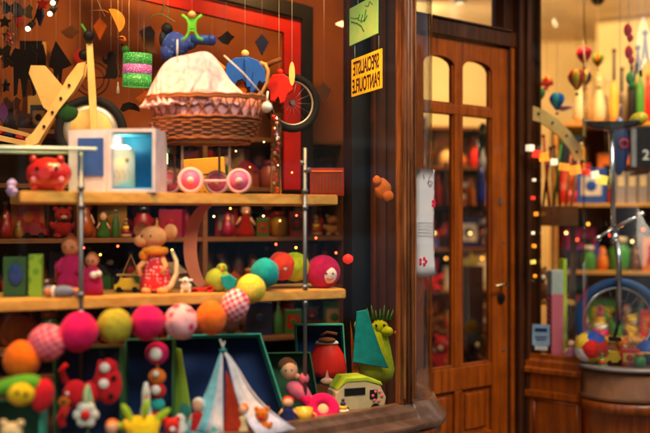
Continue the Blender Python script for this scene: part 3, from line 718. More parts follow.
silh('witch_silhouette', 'tall black pointed witch cut-out with thin legs above the plywood frame', 'cut-out', 58, 62, 4.2, [(-2, 21), (14, -3), (4, -7), (3, -22), (1, -22), (0, -7), (-2, -22), (-4, -22), (-4, -7), (-9, -5), (-6, 10)], cord=(-2, 21))
silh('sign_board', 'black rectangular wooden board hung above the animal cut-outs', 'board', 31, 48, 4.35, [(-11, 7), (11, 7), (11, -3), (-11, -3)], cord=(0, 7))
silh('shelf_panel', 'narrow tall pale panel behind the black cat cut-out', 'panel', 42, 66, 4.5, [(-3, 24), (4, 24), (4, -45), (-14, -48), (-14, -30), (-6, -30)], m=woodL)
silh('bird_silhouette', 'dark grey wooden bird cut-out hanging between lampshade and blue puppet', 'cut-out', 148, 40, 4.6, [(-4, 12), (3, 14), (7, 8), (6, -6), (10, -14), (2, -13), (-4, -8), (-6, 2), (-9, 8)], m=mat('dark_brown_paint', (.1, .05, .03), .6), cord=(0, 12))
t = Thing('bicycle_cutout', 'thin wire outline of a bicycle wheel behind the wooden steering post', 'ornament', 92, 79, 4.45)
mb = t.mb()
mb.ring((0, 0, 0), 17, .7, m=6); mb.ring((0, 0, 0), 12, .5, m=6); mb.tube([(-17, 0, 0), (20, 0, 2), (34, 0, 3)], .6, 6); mb.tube([(0, 0, -14), (0, 0, 14)], .5, 6); t.part('body', mb, blackM); hang(t, 0, 0, 17)
# dark hanging clutter top left
q = random.Random(5)
mc = ['black', 'navy', 'red', 'brown', 'black', 'green', 'black', 'brown', 'purple', 'black']
pl = [(5, 22), (10, 9), (18, 16), (8, 36), (2, 52), (16, 60), (6, 86), (12, 105), (3, 112), (14, 128), (24, 12), (40, 14), (43, 4), (9, 62)]
for k, (px, py) in enumerate(pl):
    c = mc[k % 10]; sh = ['star', 'butterfly', 'leaf'][k % 3]
    h_ = ['upper', 'middle', 'lower'][min(2, py // 45)]
    outl = {'star': [(math.cos(a * math.pi / 5 + 1.57) * (7 if a % 2 == 0 else 3), math.sin(a * math.pi / 5 + 1.57) * (7 if a % 2 == 0 else 3)) for a in range(10)],
            'butterfly': [(0, 2), (5, 8), (9, 5), (7, 0), (8, -6), (3, -5), (0, -2), (-3, -5), (-8, -6), (-7, 0), (-9, 5), (-5, 8)],
            'leaf': [(0, 10), (4, 4), (5, -2), (2, -8), (0, -12), (-2, -8), (-5, -2), (-4, 4)]}[sh]
    silh('hanging_' + sh, '%s wooden %s pendant hanging %s' % ({'black': 'black', 'navy': 'dark blue', 'red': 'dark red', 'brown': 'brown', 'green': 'green', 'purple': 'purple'}[c], sh,
         ['at the top left corner', 'high at the top left beside the lamps', 'left of the spot bulbs', 'over the red bulb cluster', 'above the sloping plank', 'left of the black horse', 'low left of the horse cut-out', 'above the sled', 'at the left edge over the sled', 'right above the sled end', 'beside the first spot bulb', 'just under the twin bulbs', 'touching the top edge by the bulbs', 'close to the horse head'][k]),
         'pendant', px, py, 4.1 + .03 * (k % 4), outl, m=mat(c + '_dark_paint', tuple(x * .6 for x in COL[c]), .5), rot=(0, 0, q.uniform(-40, 40)), cord=(0, 5, 200), group='pendants hanging at the top left')
for k, (px, py, lab) in enumerate(((54, 1, 'small lit spot bulb at the top left, uppermost of three'), (51, 12, 'small lit spot bulb just below the topmost one'), (29, 27, 'small lit spot bulb lowest of the three, above the black board'))):
    t = Thing('ceiling_spot', lab, 'lamp', px, py, 4.35, rot=(20, 30, 0))
    mb = t.mb(); mb.cyl((0, 0, -1), (0, 6, 5), 3.2, 2.6); t.part('housing', mb, blackM)
    mb = t.mb(); mb.ball((0, -1, -2), (2.2, 2, 2.2), 10); t.part('bulb', mb, bulbm)
    mb = t.mb(); mb.cyl((0, 5, 5), (0, 5, 90), .7); t.part('stem', mb, blackM)
t = Thing('bead_cluster', 'cluster of tiny pink and red beads hanging at the left edge', 'ornament', 11, 38, 4.0)
for k in range(7):
    mb = t.mb(); mb.ball((q.uniform(-5, 5), q.uniform(-3, 3), q.uniform(-5, 5)), 1.6, 10); t.part('bead', mb, cm(['pink', 'red'][k % 2], 'paint'))
hang(t, 0, 0, 0, 200)
# crescents, balls, lampshade, mobile figures
def crescent(r, a0=-70, a1=70, w_=.55):
    o = [(r * math.cos(R(a)), r * math.sin(R(a))) for a in range(a0, a1 + 1, 10)]
    i = [(r * math.cos(R(a0)) * 1 + (r * (1 - w_)) * math.cos(R(a)) * 0, 0) for a in ()]
    n_ = len(range(a0, a1 + 1, 10))
    inner_ = []
    x0, zt = o[-1]
    for k in range(1, n_ - 1):
        z = o[n_ - 1 - k][1]; x = x0 + (o[n_ - 1 - k][0] - x0) * (1 - w_)
        inner_.append((x, z))
    return o + inner_
silh('moon_pendant', 'orange half moon cut-out hanging below the ceiling', 'pendant', 112, 22, 4.2, crescent(13, -80, 80, .95), m=mat('orange_wood', (.7, .3, .04), .5), rot=(0, -25, 0), cord=(-4, 8), extra=lambda m: m.tube([(4, 0, 6), (-2, 0, 14), (-16, 0, 20)], .3, 5))
t = Thing('ball_pendant', 'small orange ball with a face hanging over the monkey', 'pendant', 122, 40, 4.1)
mb = t.mb(); mb.ball((0, 0, 0), 4.2); t.part('ball', mb, cm('orange', 'paint')); hang(t, 0, 0, 4)
mb = t.mb(); mb.box((0, -3.5, 1.5), (5, 1.6, 1.2)); mb.ball((0, 0, -5), 1.2, 8); t.part('eyes', mb, blackM)
t = Thing('lampshade_pendant', 'lit green and pink glitter drum lampshade hanging on a cord', 'lamp', 137, 87, 4.0, rot=(4, 2, 0))
for z0_, z1_, c, nm in ((0, 12.5, (.05, .3, .05), 'green_glitter'), (12.6, 22, (.5, .12, .3), 'pink_glitter'), (22.1, 33, (.05, .3, .05), 'green_glitter')):
    mb = t.mb(); mb.lathe((0, 0, 0), [(14.5, z0_), (14.3, z1_), (13.6, z1_), (13.8, z0_)], 32); t.part('shade', mb, mat(nm, c, .4, kind='floral', scale=140, col2=tuple(min(1, x * 2.6 + .05) for x in c), emit=.25))
mb = t.mb(); mb.lathe((0, 0, 0), [(.1, .8), (13, .8), (13, 1.4), (.1, 1.4)], 28); t.part('diffuser', mb, mat('lit_diffuser', (.95, .9, .45), .6, emit=1.6)); hang(t, 0, 0, 33, 100)
mb = t.mb(); mb.ball((-11, -4, 36), 4); mb.cyl((-11, -4, 34), (-11, -4, 30), 1.5); t.part('knob', mb, cm('green', 'paint'))
t = Thing('light_pull', 'white wooden drop pull on a thin string', 'cord pull', 118, 90, 4.1); mb = t.mb(); mb.lathe((0, 0, 0), [(.1, -5), (1.8, -3), (1.6, 1), (.7, 5), (.5, 8)], 12); t.part('drop', mb, white); hang(t, 0, 0, 8)
silh('hook_cutout', 'black curled beetle cut-out right of the fat tyre', 'cut-out', 129, 107, 4.1, [(-9, -3), (-6, 3), (0, 5), (7, 3), (10, -1), (11, -5), (6, -3), (0, -2), (-6, -5)], cord=(0, 4))
t = Thing('branch_mobile', 'curved pale branch crosspiece of a mobile above the pram', 'mobile', 163, 18, 4.0)
mb = t.mb(); mb.tube([(-14, 0, -3), (-9, 0, 3), (-2, 0, 4), (4, 0, 1), (12, 0, -4)], 1.0, 7); mb.tube([(-2, 0, 4), (1, 0, 12), (0, 0, 22)], .9, 7); mb.tube([(4, 0, 1), (6, 0, 8), (2, 0, 12)], .7, 6); t.part('branch', mb, woodL); hang(t, 0, 0, 20, 60)
t = Thing('green_acrobat', 'bright green bent wire acrobat with a wooden ball head', 'figure', 192, 26, 3.55)
gm = mat('grass_green_paint', (.15, .55, .03), .4, kind='paint')
mb = t.mb(); mb.tube([(-10, 0, 11), (-5, 0, 7), (-3, 0, 2), (-3, 0, -6), (-6, 0, -12), (-10, 0, -15)], 1.5, 8); mb.tube([(10, 0, 11), (5, 0, 7), (3, 0, 2), (3, 0, -6), (6, 0, -12), (11, 0, -14)], 1.5, 8)
mb.box((0, 0, 2), (6, 2.4, 11), bev=.8); mb.box((0, 0, -5), (8, 2.4, 2), bev=.6); t.part('body', mb, gm)
mb = t.mb(); mb.ball((0, 0, 11), 4); t.part('head', mb, mat('turned_wood', (.75, .4, .14), .5)); hang(t, 0, 0, 14, 60)
t = Thing('blue_puppet', 'dark blue cloth puppet with a patterned coat hanging above the pram', 'puppet', 180, 45, 3.75)
dbl = mat('dark_blue_pattern', (.008, .03, .22), .8, kind='floral', scale=60, col2=(.02, .13, .4))
mb = t.mb(); mb.ball((-4, 0, 0), (15, 8, 12), 20, bump=.08); mb.ball((-12, -1, -7), (8, 6, 9), 14, bump=.1); mb.ball((9, 0, 2), (9, 6, 7), 14, bump=.05); t.part('coat', mb, dbl)
mb = t.mb(); mb.cyl((12, -2, 5), (30, -4, 4), 4.6, 5.2, 20); t.part('arm', mb, mat('blue_tin', (.01, .06, .3), .35, kind='paint'))
mb = t.mb(); mb.ball((32, -4, 4), (5, 5, 5.6)); t.part('hand', mb, mat('deep_blue', (.01, .03, .2), .4))
mb = t.mb(); mb.ball((-13, 0, 16), (6, 5, 6), bump=.08); mb.ball((-17, 0, 6), (4, 4, 8)); t.part('head', mb, blackM); hang(t, -12, 0, 20, 100)
t = Thing('blue_figure', 'cobalt blue wooden jumping figure with a round wooden head', 'figure', 245, 74, 3.95)
cb = mat('cobalt_paint', (.01, .09, .42), .45, kind='paint')
mb = t.mb(); mb.prism([(-20, 0), (-18, 10), (-10, 16), (4, 17), (14, 13), (20, 4), (21, -8), (17, -10), (14, -4), (11, -16), (6, -20), (3, -10), (-2, -4), (-8, -6), (-12, -16), (-20, -19), (-23, -8)], -3, 3, bev=1); t.part('body', mb, cb)
mb = t.mb(); mb.prism([(0, 15), (5, 13), (8, 2), (6, -14), (2, -14), (1, 0)], -6, -3.2, bev=.5); t.part('arm', mb, cb)
mb = t.mb(); mb.ball((0, 0, 20), 4.2); t.part('head', mb, MATS['turned_wood'])
mb = t.mb(); mb.prism([(-14, -8), (-4, -4), (2, -16), (-4, -24), (-14, -20)], 3.6, 6, bev=.4); t.part('cushion', mb, cm('orange'))
mb = t.mb(); mb.tube([(-20, 3, 4), (-30, 5, 12), (-36, 5, 16)], 3, 8, r1=4); t.part('leg', mb, cm('orange')); hang(t, 0, 0, 24, 100)
mb = t.mb(); mb.tube([(14, 5, 6), (26, 6, 12), (36, 6, 16)], 3, 8, r1=2.2); t.part('scarf', mb, cm('brown'))
t = Thing('red_figure', 'bright red wooden jumping figure in front of the hanging tyre', 'figure', 279, 88, 4.05)
mb = t.mb(); mb.prism([(-11, 6), (-6, 13), (4, 14), (12, 9), (14, -2), (10, -6), (9, 0), (6, -14), (1, -16), (0, -4), (-4, -14), (-9, -13), (-8, -2), (-12, 0)], -3, 3, bev=1); t.part('body', mb, mat('signal_red', (.65, .02, .01), .45, kind='paint')); hang(t, 0, 0, 14, 100)
mb = t.mb(); mb.ball((1, 0, 16), 3.4); t.part('head', mb, MATS['signal_red'])
t = Thing('bicycle_wheel', 'black bicycle tyre on a thin rim hanging right of the pram', 'tyre', 292, 103, 4.15, rot=(0, 0, 22))
mb = t.mb(); mb.ring((0, 0, 0), 26, 3.6, n=44); t.part('tyre', mb, rubber)
mb = t.mb(); mb.ring((0, 0, 0), 22, 1.2, n=40); t.part('rim', mb, MATS['grey_rim'])
mb = t.mb()
for k in range(14):
    a = 2 * math.pi * k / 14; mb.cyl((0, 0, 0), (22 * math.cos(a), 0, 22 * math.sin(a)), .25, n=4)
mb.cyl((0, -3, 0), (0, 3, 0), 2.5); t.part('spokes', mb, steel); hang(t, 0, 0, 26, 80)
silh('wooden_oval', 'slim upright oval of pale wood hanging over the tyre', 'ornament', 292, 74, 3.95, [(3 * math.cos(a * .4), 12 * math.sin(a * .4)) for a in range(16)], m=woodL, cord=(0, 12))
# tall glitter tube beside the pram
Y, py = on_upper(276, .14)
t = Thing('candle_tube', 'tall clear tube filled with red and gold beads beside the pram', 'tube', 276, py, Y)
mb = t.mb(); mb.lathe((0, 0, 0), [(5.5, 0), (5.5, 82), (5.1, 82), (5.1, 1)], 20); t.part('glass', mb, glass_mat('vase_glass', (.93, .85, .8), 1.5))
for k in range(26):
    mb = t.mb(); mb.ball((q.uniform(-2.6, 2.6), q.uniform(-2.6, 2.6), 3 + k * 3), q.uniform(1.4, 2.3), 8); t.part('bead', mb, cm(['red', 'orange', 'brown', 'white', 'magenta'][k % 5], 'paint'))

# ------------------------------------------------------------------ red and black frame behind the pram
def YP_(px, back=0.0): return 1 / (1 / 4.4 + (1 / 5.3 - 1 / 4.4) * (px + 80) / 428) - back
YF = 4.55
def frame_bar(mb, pts, y0, y1): mb.prism(pts, y0, y1, bev=.5)
t = Thing('backdrop_frame', 'tall black frame with a red inner border behind the pram', 'frame', 312, 220, 4.62, rot=(0, 0, 22))
mb = t.mb(); k_ = 1.08
mb.prism([(0, 212), (-11, 214), (-190, 238), (-190, 224), (-11, 200.5), (-11, 30), (0, 30)], -4, 4, bev=.6)
t.part('outer_frame', mb, blackframe)
mb = t.mb(); mb.prism([(-11.5, 199), (-190, 222.5), (-190, 208), (-29, 186), (-29, 30), (-11.5, 30)], 1, 7, bev=.4); t.part('inner_frame', mb, mat('lacquer_red', (.38, .008, .003), .45, kind='paint'))
# dark bookcase behind the shelves
bookw = mat('bookcase_wood', (.20, .075, .02), .6, kind='woodx', scale=6)
darkp = mat('bookcase_back', (.05, .016, .006), .8, kind='')
def bookcase(lab, pxa, Ya, pxb, Yb, ytop, ybot, boards, depth=.28, boardm=bookw, uprights=()):
    a, b = P(pxa, 220, Ya), P(pxb, 220, Yb); d = (b - a).normalized(); n = Vector((-d.y, d.x, 0)); Wd = (b - a).length
    t = Thing('bookcase', lab, 'bookcase', 0, 0, F, loc=(a.x, a.y, 0), rot=(0, 0, math.degrees(math.atan2(d.y, d.x))))
    Ym = (Ya + Yb) / 2; z = lambda py: CAMZ - (py - 220) / F * Ym
    mb = MB(); mb.box((Wd / 2, depth, (z(ytop) + z(ybot)) / 2), (Wd, .02, z(ytop) - z(ybot))); t.part('back_panel', mb, darkp)
    for by in boards:
        mb = MB(); mb.box((Wd / 2, depth / 2 - .006, z(by)), (Wd - .002, depth, .022), bev=.002); t.part('board', mb, boardm)
    for ux in (0, Wd) + tuple(uprights):
        mb = MB(); mb.box((ux, depth / 2 - .01, (z(ytop) + z(ybot)) / 2), (.024, depth + .012, z(ytop) - z(ybot) - .002)); t.part('side', mb, boardm)
    def place(px, row, back=.08):
        r = (px - 325) / F
        # intersection of the viewing direction with the bookcase front line
        k = (r * a.y - a.x) / (d.x - r * d.y)
        p = a + d * k + n * back; return p.y, 220 + (CAMZ - z(boards[row]) - .011) / p.y * F
    return place, z
DIM = False
shapes = {}
def goods(kind, c, px, py, Y, w_, h, lab, q, cat=None, group=None, c2='white'):
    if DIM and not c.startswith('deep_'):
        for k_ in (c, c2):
            COL.setdefault('deep_' + k_, tuple(v * dv for v, dv in zip(COL[k_], (.42, .30, .22))))  # darkened copies of each colour stand in for shade inside the bookcase
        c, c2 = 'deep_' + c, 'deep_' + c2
    gl = mat(c + '_gloss', COL[c], .35, kind='paint', coat=.2); g2 = mat(c2 + '_gloss', COL[c2], .35, kind='paint', coat=.2)
    names = dict(jar='jar', box='toy_box', ball='ball', bottle='bottle', bear='teddy_bear', cone='stacking_cone', doll='doll', car='toy_car', book='book', house='toy_house', cup='cup', nest='nesting_doll', lantern='lantern')
    t = Thing(names[kind], lab, cat or names[kind].replace('_', ' '), px, py, Y, rot=(0, 0, q.uniform(-25, 25)), group=group)
    m_ = lambda: t.mb()
    hw = w_ / 2
    if kind == 'jar':
        t.part('body', m_().lathe((0, 0, 0), [(hw * .8, 0), (hw, h * .1), (hw, h * .62), (hw * .7, h * .74), (hw * .7, h * .8)], 20), gl)
        t.part('lid', m_().lathe((0, 0, 0), [(hw * .78, h * .8), (hw * .78, h * .97), (hw * .6, h)], 20), g2)
    elif kind == 'box':
        t.part('carton', m_().box((0, 0, h / 2), (w_, w_ * .6, h), bev=.4), gl)
        t.part('label_panel', m_().box((0, -w_ * .3 - .15, h * .5), (w_ * .7, .4, h * .55)), g2)
        t.part('picture', m_().ball((0, -w_ * .3 - .5, h * .5), (w_ * .2, .5, w_ * .2), 10), mat(c + '_print', COL[c], .5))
    elif kind == 'ball':
        r = min(w_, h) / 2; t.part('ball', m_().ball((0, 0, r), r, 20), gl); t.part('band', m_().ring((0, 0, r), r * .99, r * .12, 'Z', 24, 6), g2)
    elif kind == 'bottle':
        t.part('body', m_().lathe((0, 0, 0), [(hw * .9, 0), (hw, h * .04), (hw, h * .55), (hw * .4, h * .75), (hw * .35, h * .92)], 18), gl)
        t.part('cap', m_().lathe((0, 0, 0), [(hw * .42, h * .92), (hw * .42, h)], 14), g2)
    elif kind == 'bear':
        b_ = m_().ball((0, 0, h * .3), (hw * .8, hw * .6, h * .3), 16); b_.ball((0, -hw * .1, h * .72), (hw * .7, hw * .6, h * .24), 16)
        for sx in (-1, 1):
            b_.ball((sx * hw * .55, 0, h * .93), hw * .25, 10); b_.ball((sx * hw * .85, -hw * .3, h * .4), (hw * .25, hw * .3, h * .15), 10, rot=(0, sx * 25, 0)); b_.ball((sx * hw * .55, -hw * .6, h * .08), (hw * .3, hw * .5, h * .09), 10)
        t.part('body', b_, mat(c + '_plush', COL[c], .95, kind='cloth')); t.part('snout', m_().ball((0, -hw * .6, h * .67), (hw * .28, hw * .25, h * .08), 10), mat(c2 + '_plush', COL[c2], .95, kind='cloth'))
        for sx in (-1, 1): t.part('eye', m_().ball((sx * hw * .25, -hw * .62, h * .78), hw * .08, 8), blackM)
    elif kind == 'cone':
        cs = [c, c2, 'yellow', c]
        for k in range(4):
            r = hw * (1 - k * .22); t.part('ring', m_().lathe((0, 0, 0), [(r * .85, h * k * .2), (r, h * (k * .2 + .05)), (r, h * (k * .2 + .14)), (r * .85, h * (k * .2 + .195))], 18), mat(cs[k] + '_gloss', COL[cs[k]], .35, kind='paint', coat=.2))
        t.part('knob', m_().ball((0, 0, h * .9), h * .1, 12), gl)
    elif kind == 'doll':
        t.part('dress', m_().lathe((0, 0, 0), [(hw, 0), (hw * .9, h * .15), (hw * .45, h * .5), (hw * .5, h * .6), (hw * .2, h * .66)], 18), mat(c + '_plush', COL[c], .95, kind='cloth'))
        t.part('head', m_().ball((0, 0, h * .8), (hw * .5, hw * .45, h * .17), 14), mat('doll_skin', (.75, .4, .25), .7))
        t.part('hair', m_().ball((0, hw * .15, h * .84), (hw * .56, hw * .45, h * .17), 14), mat(c2 + '_plush', COL[c2], .95, kind='cloth'))
        for sx in (-1, 1): t.part('arm', m_().cyl((sx * hw * .45, 0, h * .58), (sx * hw * .95, -2, h * .36), hw * .14, hw * .1, 8), mat('doll_skin', (.75, .4, .25), .7))
    elif kind == 'car':
        t.part('body', m_().prism([(-hw, h * .2), (hw, h * .2), (hw, h * .55), (hw * .55, h * .6), (hw * .35, h), (-hw * .5, h), (-hw * .7, h * .6), (-hw, h * .55)], -hw * .4, hw * .4, bev=.5), gl)
        for sx in (-.6, .6):
            for sy in (-.42, .42): t.part('wheel', m_().cyl((sx * hw, sy * hw - .8, h * .2), (sx * hw, sy * hw + .8, h * .2), h * .2, n=14), blackM)
    elif kind == 'book':
        t.part('cover', m_().box((0, 0, h / 2), (w_, w_ * 1.5, h), rot=(0, 4, 0), bev=.3), gl); t.part('spine_label', m_().box((0, -w_ * .75 - .2, h * .6), (w_ * .7, .5, h * .3), rot=(0, 4, 0)), g2)
    elif kind == 'house':
        t.part('wall', m_().box((0, 0, h * .3), (w_, w_ * .7, h * .6)), gl); t.part('roof', m_().prism([(-hw * 1.15, h * .6), (0, h), (hw * 1.15, h * .6)], -w_ * .4, w_ * .4), g2)
        t.part('door', m_().box((0, -w_ * .36, h * .18), (w_ * .25, .5, h * .35)), mat('dark_print', (.06, .03, .02), .6))
    elif kind == 'cup':
        t.part('cup', m_().lathe((0, 0, 0), [(hw * .7, 0), (hw, h), (hw * .9, h), (hw * .6, h * .1)], 18), gl); t.part('handle', m_().ring((hw, 0, h * .5), h * .22, h * .06, 'Y', 16, 6), gl)
    elif kind == 'nest':
        t.part('body', m_().lathe((0, 0, 0), [(hw * .8, 0), (hw, h * .25), (hw * .85, h * .55), (hw * .6, h * .65), (hw * .62, h * .85), (hw * .3, h), (.1, h * 1.02)], 20), gl)
        t.part('face', m_().ball((0, -hw * .42, h * .78), (hw * .36, hw * .25, h * .11), 12), mat('doll_skin', (.75, .4, .25), .7))
        t.part('apron', m_().ball((0, -hw * .62, h * .3), (hw * .5, hw * .35, h * .2), 12), g2)
    return t
CNAME = dict(lime='lime green', navy='dark blue')
HUMAN = dict(jar='jar', box='toy box', ball='ball', bottle='bottle', bear='teddy bear', cone='stacking cone', doll='doll', car='toy car', book='book', house='toy house', cup='cup', nest='nesting doll')
def row(place, r, px0, px1, hmin, hmax, kinds, cols, where, seed, gap=1.0, skip=(), back=.09, group=None):
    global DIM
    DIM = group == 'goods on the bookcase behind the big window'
    q = random.Random(seed); x = px0; prev = None; n_ = 0
    while x < px1 - 5:
        kind = q.choice(kinds); c = q.choice(cols); c2 = q.choice([k for k in ('white', 'yellow', 'red', 'cream', 'black', 'orange') if k != c])
        h = q.uniform(hmin, hmax)
        w_ = h * dict(jar=.6, box=.8, ball=.9, bottle=.3, bear=.75, cone=.6, doll=.6, car=1.5, book=.2, house=.8, cup=.9, nest=.5)[kind] * q.uniform(.85, 1.15)
        h2 = h * (.5 if kind in ('car', 'cup', 'ball') else 1); w_ = w_ * (.6 if kind in ('car', 'cup', 'ball') else 1)
        cx = x + w_ / 2
        if any(a < cx < b for a, b in skip): x += 6; continue
        for tries in range(30):
            cn = CNAME.get(c, c)
            if prev is None: lab = '%s %s at the left end, %s' % (cn, HUMAN[kind], where)
            else: lab = '%s %s right of the %s, %s' % (cn, HUMAN[kind], prev, where)
            if len(lab.split()) > 16: lab = lab.replace(' right of the ', ' after the ').replace('at the left end, ', 'starting the ')
            if lab not in LABELS: break
            c = q.choice(cols)
        else: x += 5; continue
        Y, py = place(cx, r, back + q.uniform(-.02, .04))
        goods(kind, c, cx, py, Y, w_, h2, lab, q, c2=c2, group=group)
        prev = cn + ' ' + HUMAN[kind]
        x += w_ + q.uniform(.5, 3) * gap; n_ += 1
    DIM = False
WARMC = ['red', 'orange', 'brown', 'yellow', 'red', 'brown', 'cream', 'magenta', 'green']
place1, z1 = bookcase('long dark bookcase behind the boards of the big window', -60, YP_(-60, .33), 344, YP_(344, .33), 134, 372, (136, 188, 240, 293, 345, 370), depth=.26, uprights=(.62, 1.25))
G1 = 'goods on the bookcase behind the big window'
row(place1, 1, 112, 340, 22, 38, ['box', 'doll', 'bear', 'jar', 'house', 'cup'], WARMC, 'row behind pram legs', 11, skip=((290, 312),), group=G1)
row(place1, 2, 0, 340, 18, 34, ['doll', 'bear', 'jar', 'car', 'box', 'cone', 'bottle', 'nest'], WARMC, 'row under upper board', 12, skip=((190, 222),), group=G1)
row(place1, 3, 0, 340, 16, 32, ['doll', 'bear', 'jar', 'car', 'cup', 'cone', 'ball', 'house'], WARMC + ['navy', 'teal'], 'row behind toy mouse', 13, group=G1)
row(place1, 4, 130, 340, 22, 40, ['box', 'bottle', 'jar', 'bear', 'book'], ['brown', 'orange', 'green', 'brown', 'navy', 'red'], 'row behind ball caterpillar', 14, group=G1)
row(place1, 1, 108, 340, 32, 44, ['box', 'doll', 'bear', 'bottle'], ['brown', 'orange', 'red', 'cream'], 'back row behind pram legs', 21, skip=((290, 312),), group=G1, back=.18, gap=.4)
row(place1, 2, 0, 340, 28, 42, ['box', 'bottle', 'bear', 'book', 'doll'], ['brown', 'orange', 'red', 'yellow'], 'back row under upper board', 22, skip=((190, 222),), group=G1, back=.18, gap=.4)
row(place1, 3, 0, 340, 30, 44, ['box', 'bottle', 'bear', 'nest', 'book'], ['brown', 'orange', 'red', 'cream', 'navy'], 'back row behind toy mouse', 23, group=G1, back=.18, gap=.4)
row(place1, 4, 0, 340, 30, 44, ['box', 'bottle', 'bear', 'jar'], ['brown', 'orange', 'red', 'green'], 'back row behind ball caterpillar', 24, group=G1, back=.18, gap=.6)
row(place1, 0, 3, 60, 14, 26, ['jar', 'box', 'cup'], ['brown', 'black', 'orange'], 'bookcase top by the sled', 15, group=G1)
row(place1, 0, 140, 160, 10, 18, ['jar', 'cup'], ['orange', 'yellow'], 'bookcase top by the pram', 16, group=G1)
# yellow box and little pot seen between cube and pram wheels
Y = YU(195) + .5
t = Thing('yellow_crate', 'bright yellow crate with dark speckles behind the pram wheels', 'crate', 205, 193, Y)
mb = t.mb(); mb.prism([(-20, 17), (20, 20), (19, 36), (-21, 33)], -6, 6, bev=.5); mb.box((0, 0, 9), (34, 10, 18)); t.part('body', mb, mat('speckled_yellow', (.75, .45, .02), .6, kind='dots', scale=50, col2=(.5, .22, .01)))
t = Thing('oil_lamp', 'little lit lamp with a blue rim between the cube and the pram', 'lamp', 161, 194, YU(160) + .38)
mb = t.mb(); mb.lathe((0, 0, 0), [(6, 0), (8, 12), (8, 26), (6, 30)], 18); t.part('body', mb, cm('brown', 'paint')); mb = t.mb(); mb.lathe((0, 0, 30), [(7, 0), (7, 10), (5, 12)], 18); t.part('glow', mb, mat('lamp_glow', (1, .8, .4), .5, emit=1.5)); mb = t.mb(); mb.lathe((0, 0, 42), [(9, 0), (8, 3), (4, 5), (.1, 6)], 18); t.part('rim', mb, cm('teal', 'paint'))
# red framed plaque at right of post
t = Thing('red_plaque', 'small dark red panelled plaque right of the tall red frame', 'plaque', 327, 196, 4.3)
mb = t.mb(); mb.box((0, 0, 14), (34, 3, 28), bev=.6)
t.part('board', mb, mat('deep_red_paint', (.28, .02, .01), .5, kind='paint'))
mb = t.mb()
for k in range(9): mb.box((-14 + k * 3.5, -2, 13), (1.4, 1.2, 20))
t.part('ribs', mb, cm('brown', 'paint')); mb = t.mb(); mb.box((0, -1.8, 24.8), (31, 1.2, 1.6)); t.part('trim', mb, cm('orange', 'paint'))
# fairy lights
def fairy(lab, pts, cols, r=1.7, em=7, sag=1):
    t = Thing('fairy_lights', lab, 'fairy lights', 0, 0, F, loc=(0, 0, 0))
    mb = MB(); mb.tube([P(*p) for p in pts], .0006, 5); t.part('wire', mb, blackM)
    for k, p in enumerate(pts):
        c = cols[k % len(cols)]; nm = 'bulb_' + c
        mb = MB(); mb.ball(P(*p) + Vector((0, -.004, -.006)), r * p[2] / F, 10)
        t.part('bulb', mb, mat(nm, {'red': (1, .06, .02), 'orange': (1, .35, .04), 'gold': (1, .62, .2), 'green': (.1, .8, .2)}[c], .4, emit=em))
q = random.Random(9)
fairy('red and orange fairy lights strung behind the toy mouse', [(84 + k * 9 + q.uniform(-2, 2), 247 + 5 * math.sin(k * .9) + q.uniform(-2, 2), 4.15) for k in range(0, 12, 2)], ['red', 'orange', 'red', 'orange'], r=1.5, em=4)
fairy('gold fairy lights clustered under the upper board at right', [(214 + k * 5.5, 214 + 7 * math.sin(k * 1.7) + q.uniform(-3, 3), 4.2) for k in range(0, 16, 3)], ['gold', 'orange', 'red'], r=1.3, em=4)
fairy('fairy lights draped behind the pram wheels', [(236 + k * 7, 150 + 16 * math.sin(k * 1.1) + k * 1.5, 4.3) for k in range(0, 9, 2)], ['gold', 'orange', 'gold'], r=.9, em=4)
fairy('red fairy lights behind the magenta plush face', [(276 + k * 10, 243 + 10 * math.sin(k * 1.4), 4.2) for k in range(0, 8, 2)], ['red', 'orange', 'red'], r=1.5, em=4)
# ------------------------------------------------------------------ toys on the lower board
Y, py = on_lower(205, .17)
t = Thing('wooden_moon', 'large dusty pink wooden crescent moon standing behind the green bird', 'ornament', 222, py, Y, rot=(0, 0, 5))
outer = [(-10 + 28 * -math.cos(R(a)) * 1, 43 + 46 * math.sin(R(a))) for a in range(-62, 80, 8)]; inn = [(-3 + 22 * -math.cos(R(a)), 43 + 44 * math.sin(R(a))) for a in range(74, -66, -8)]
mb = t.mb(); mb.prism(outer + inn, -3, 3, bev=.7); t.part('crescent', mb, mat('dusty_pink_paint', (.62, .2, .1), .6, kind='paint'))
# mouse
Y, py = on_lower(155, .12)
t = Thing('toy_mouse', 'peach plush mouse with round ears, orange scarf and red dotted dress', 'plush toy', 156, py, Y, rot=(0, 0, -8))
peach = mat('peach_plush', (.82, .36, .13), .95, kind='cloth', sss=.1)
mb = t.mb(); mb.ball((-3, 0, 56), (14, 11, 11), 20); mb.ball((-13, -5, 52), (8, 6, 6), 14); mb.ball((-16, 3, 63), (8, 3.5, 8), 16, rot=(0, 0, 15)); mb.ball((14, 3, 61), (8, 3.5, 8), 16, rot=(0, 0, -15)); mb.cyl((-3, 0, 48), (0, 0, 40), 7, 8)
mb.tube([(-8, -4, 34), (-15, -9, 26), (-12, -12, 18)], 3, 8, r1=2.2); mb.tube([(8, -4, 34), (13, -9, 28), (10, -12, 20)], 3, 8, r1=2.2)
mb.ball((-7, -6, 3), (6, 8, 4), 12); mb.ball((9, -6, 3), (6, 8, 4), 12); t.part('body', mb, peach)
mb = t.mb(); mb.lathe((0, 0, 0), [(14, 3), (15.5, 10), (12, 26), (8, 40), (6, 42)], 24, (1, .8), fn=lambda a, z: 1 + .05 * math.sin(a * 8)); t.part('dress', mb, mat('red_dotted', (.75, .02, .03), .9, kind='dots', scale=70, col2=(.85, .55, .5)))
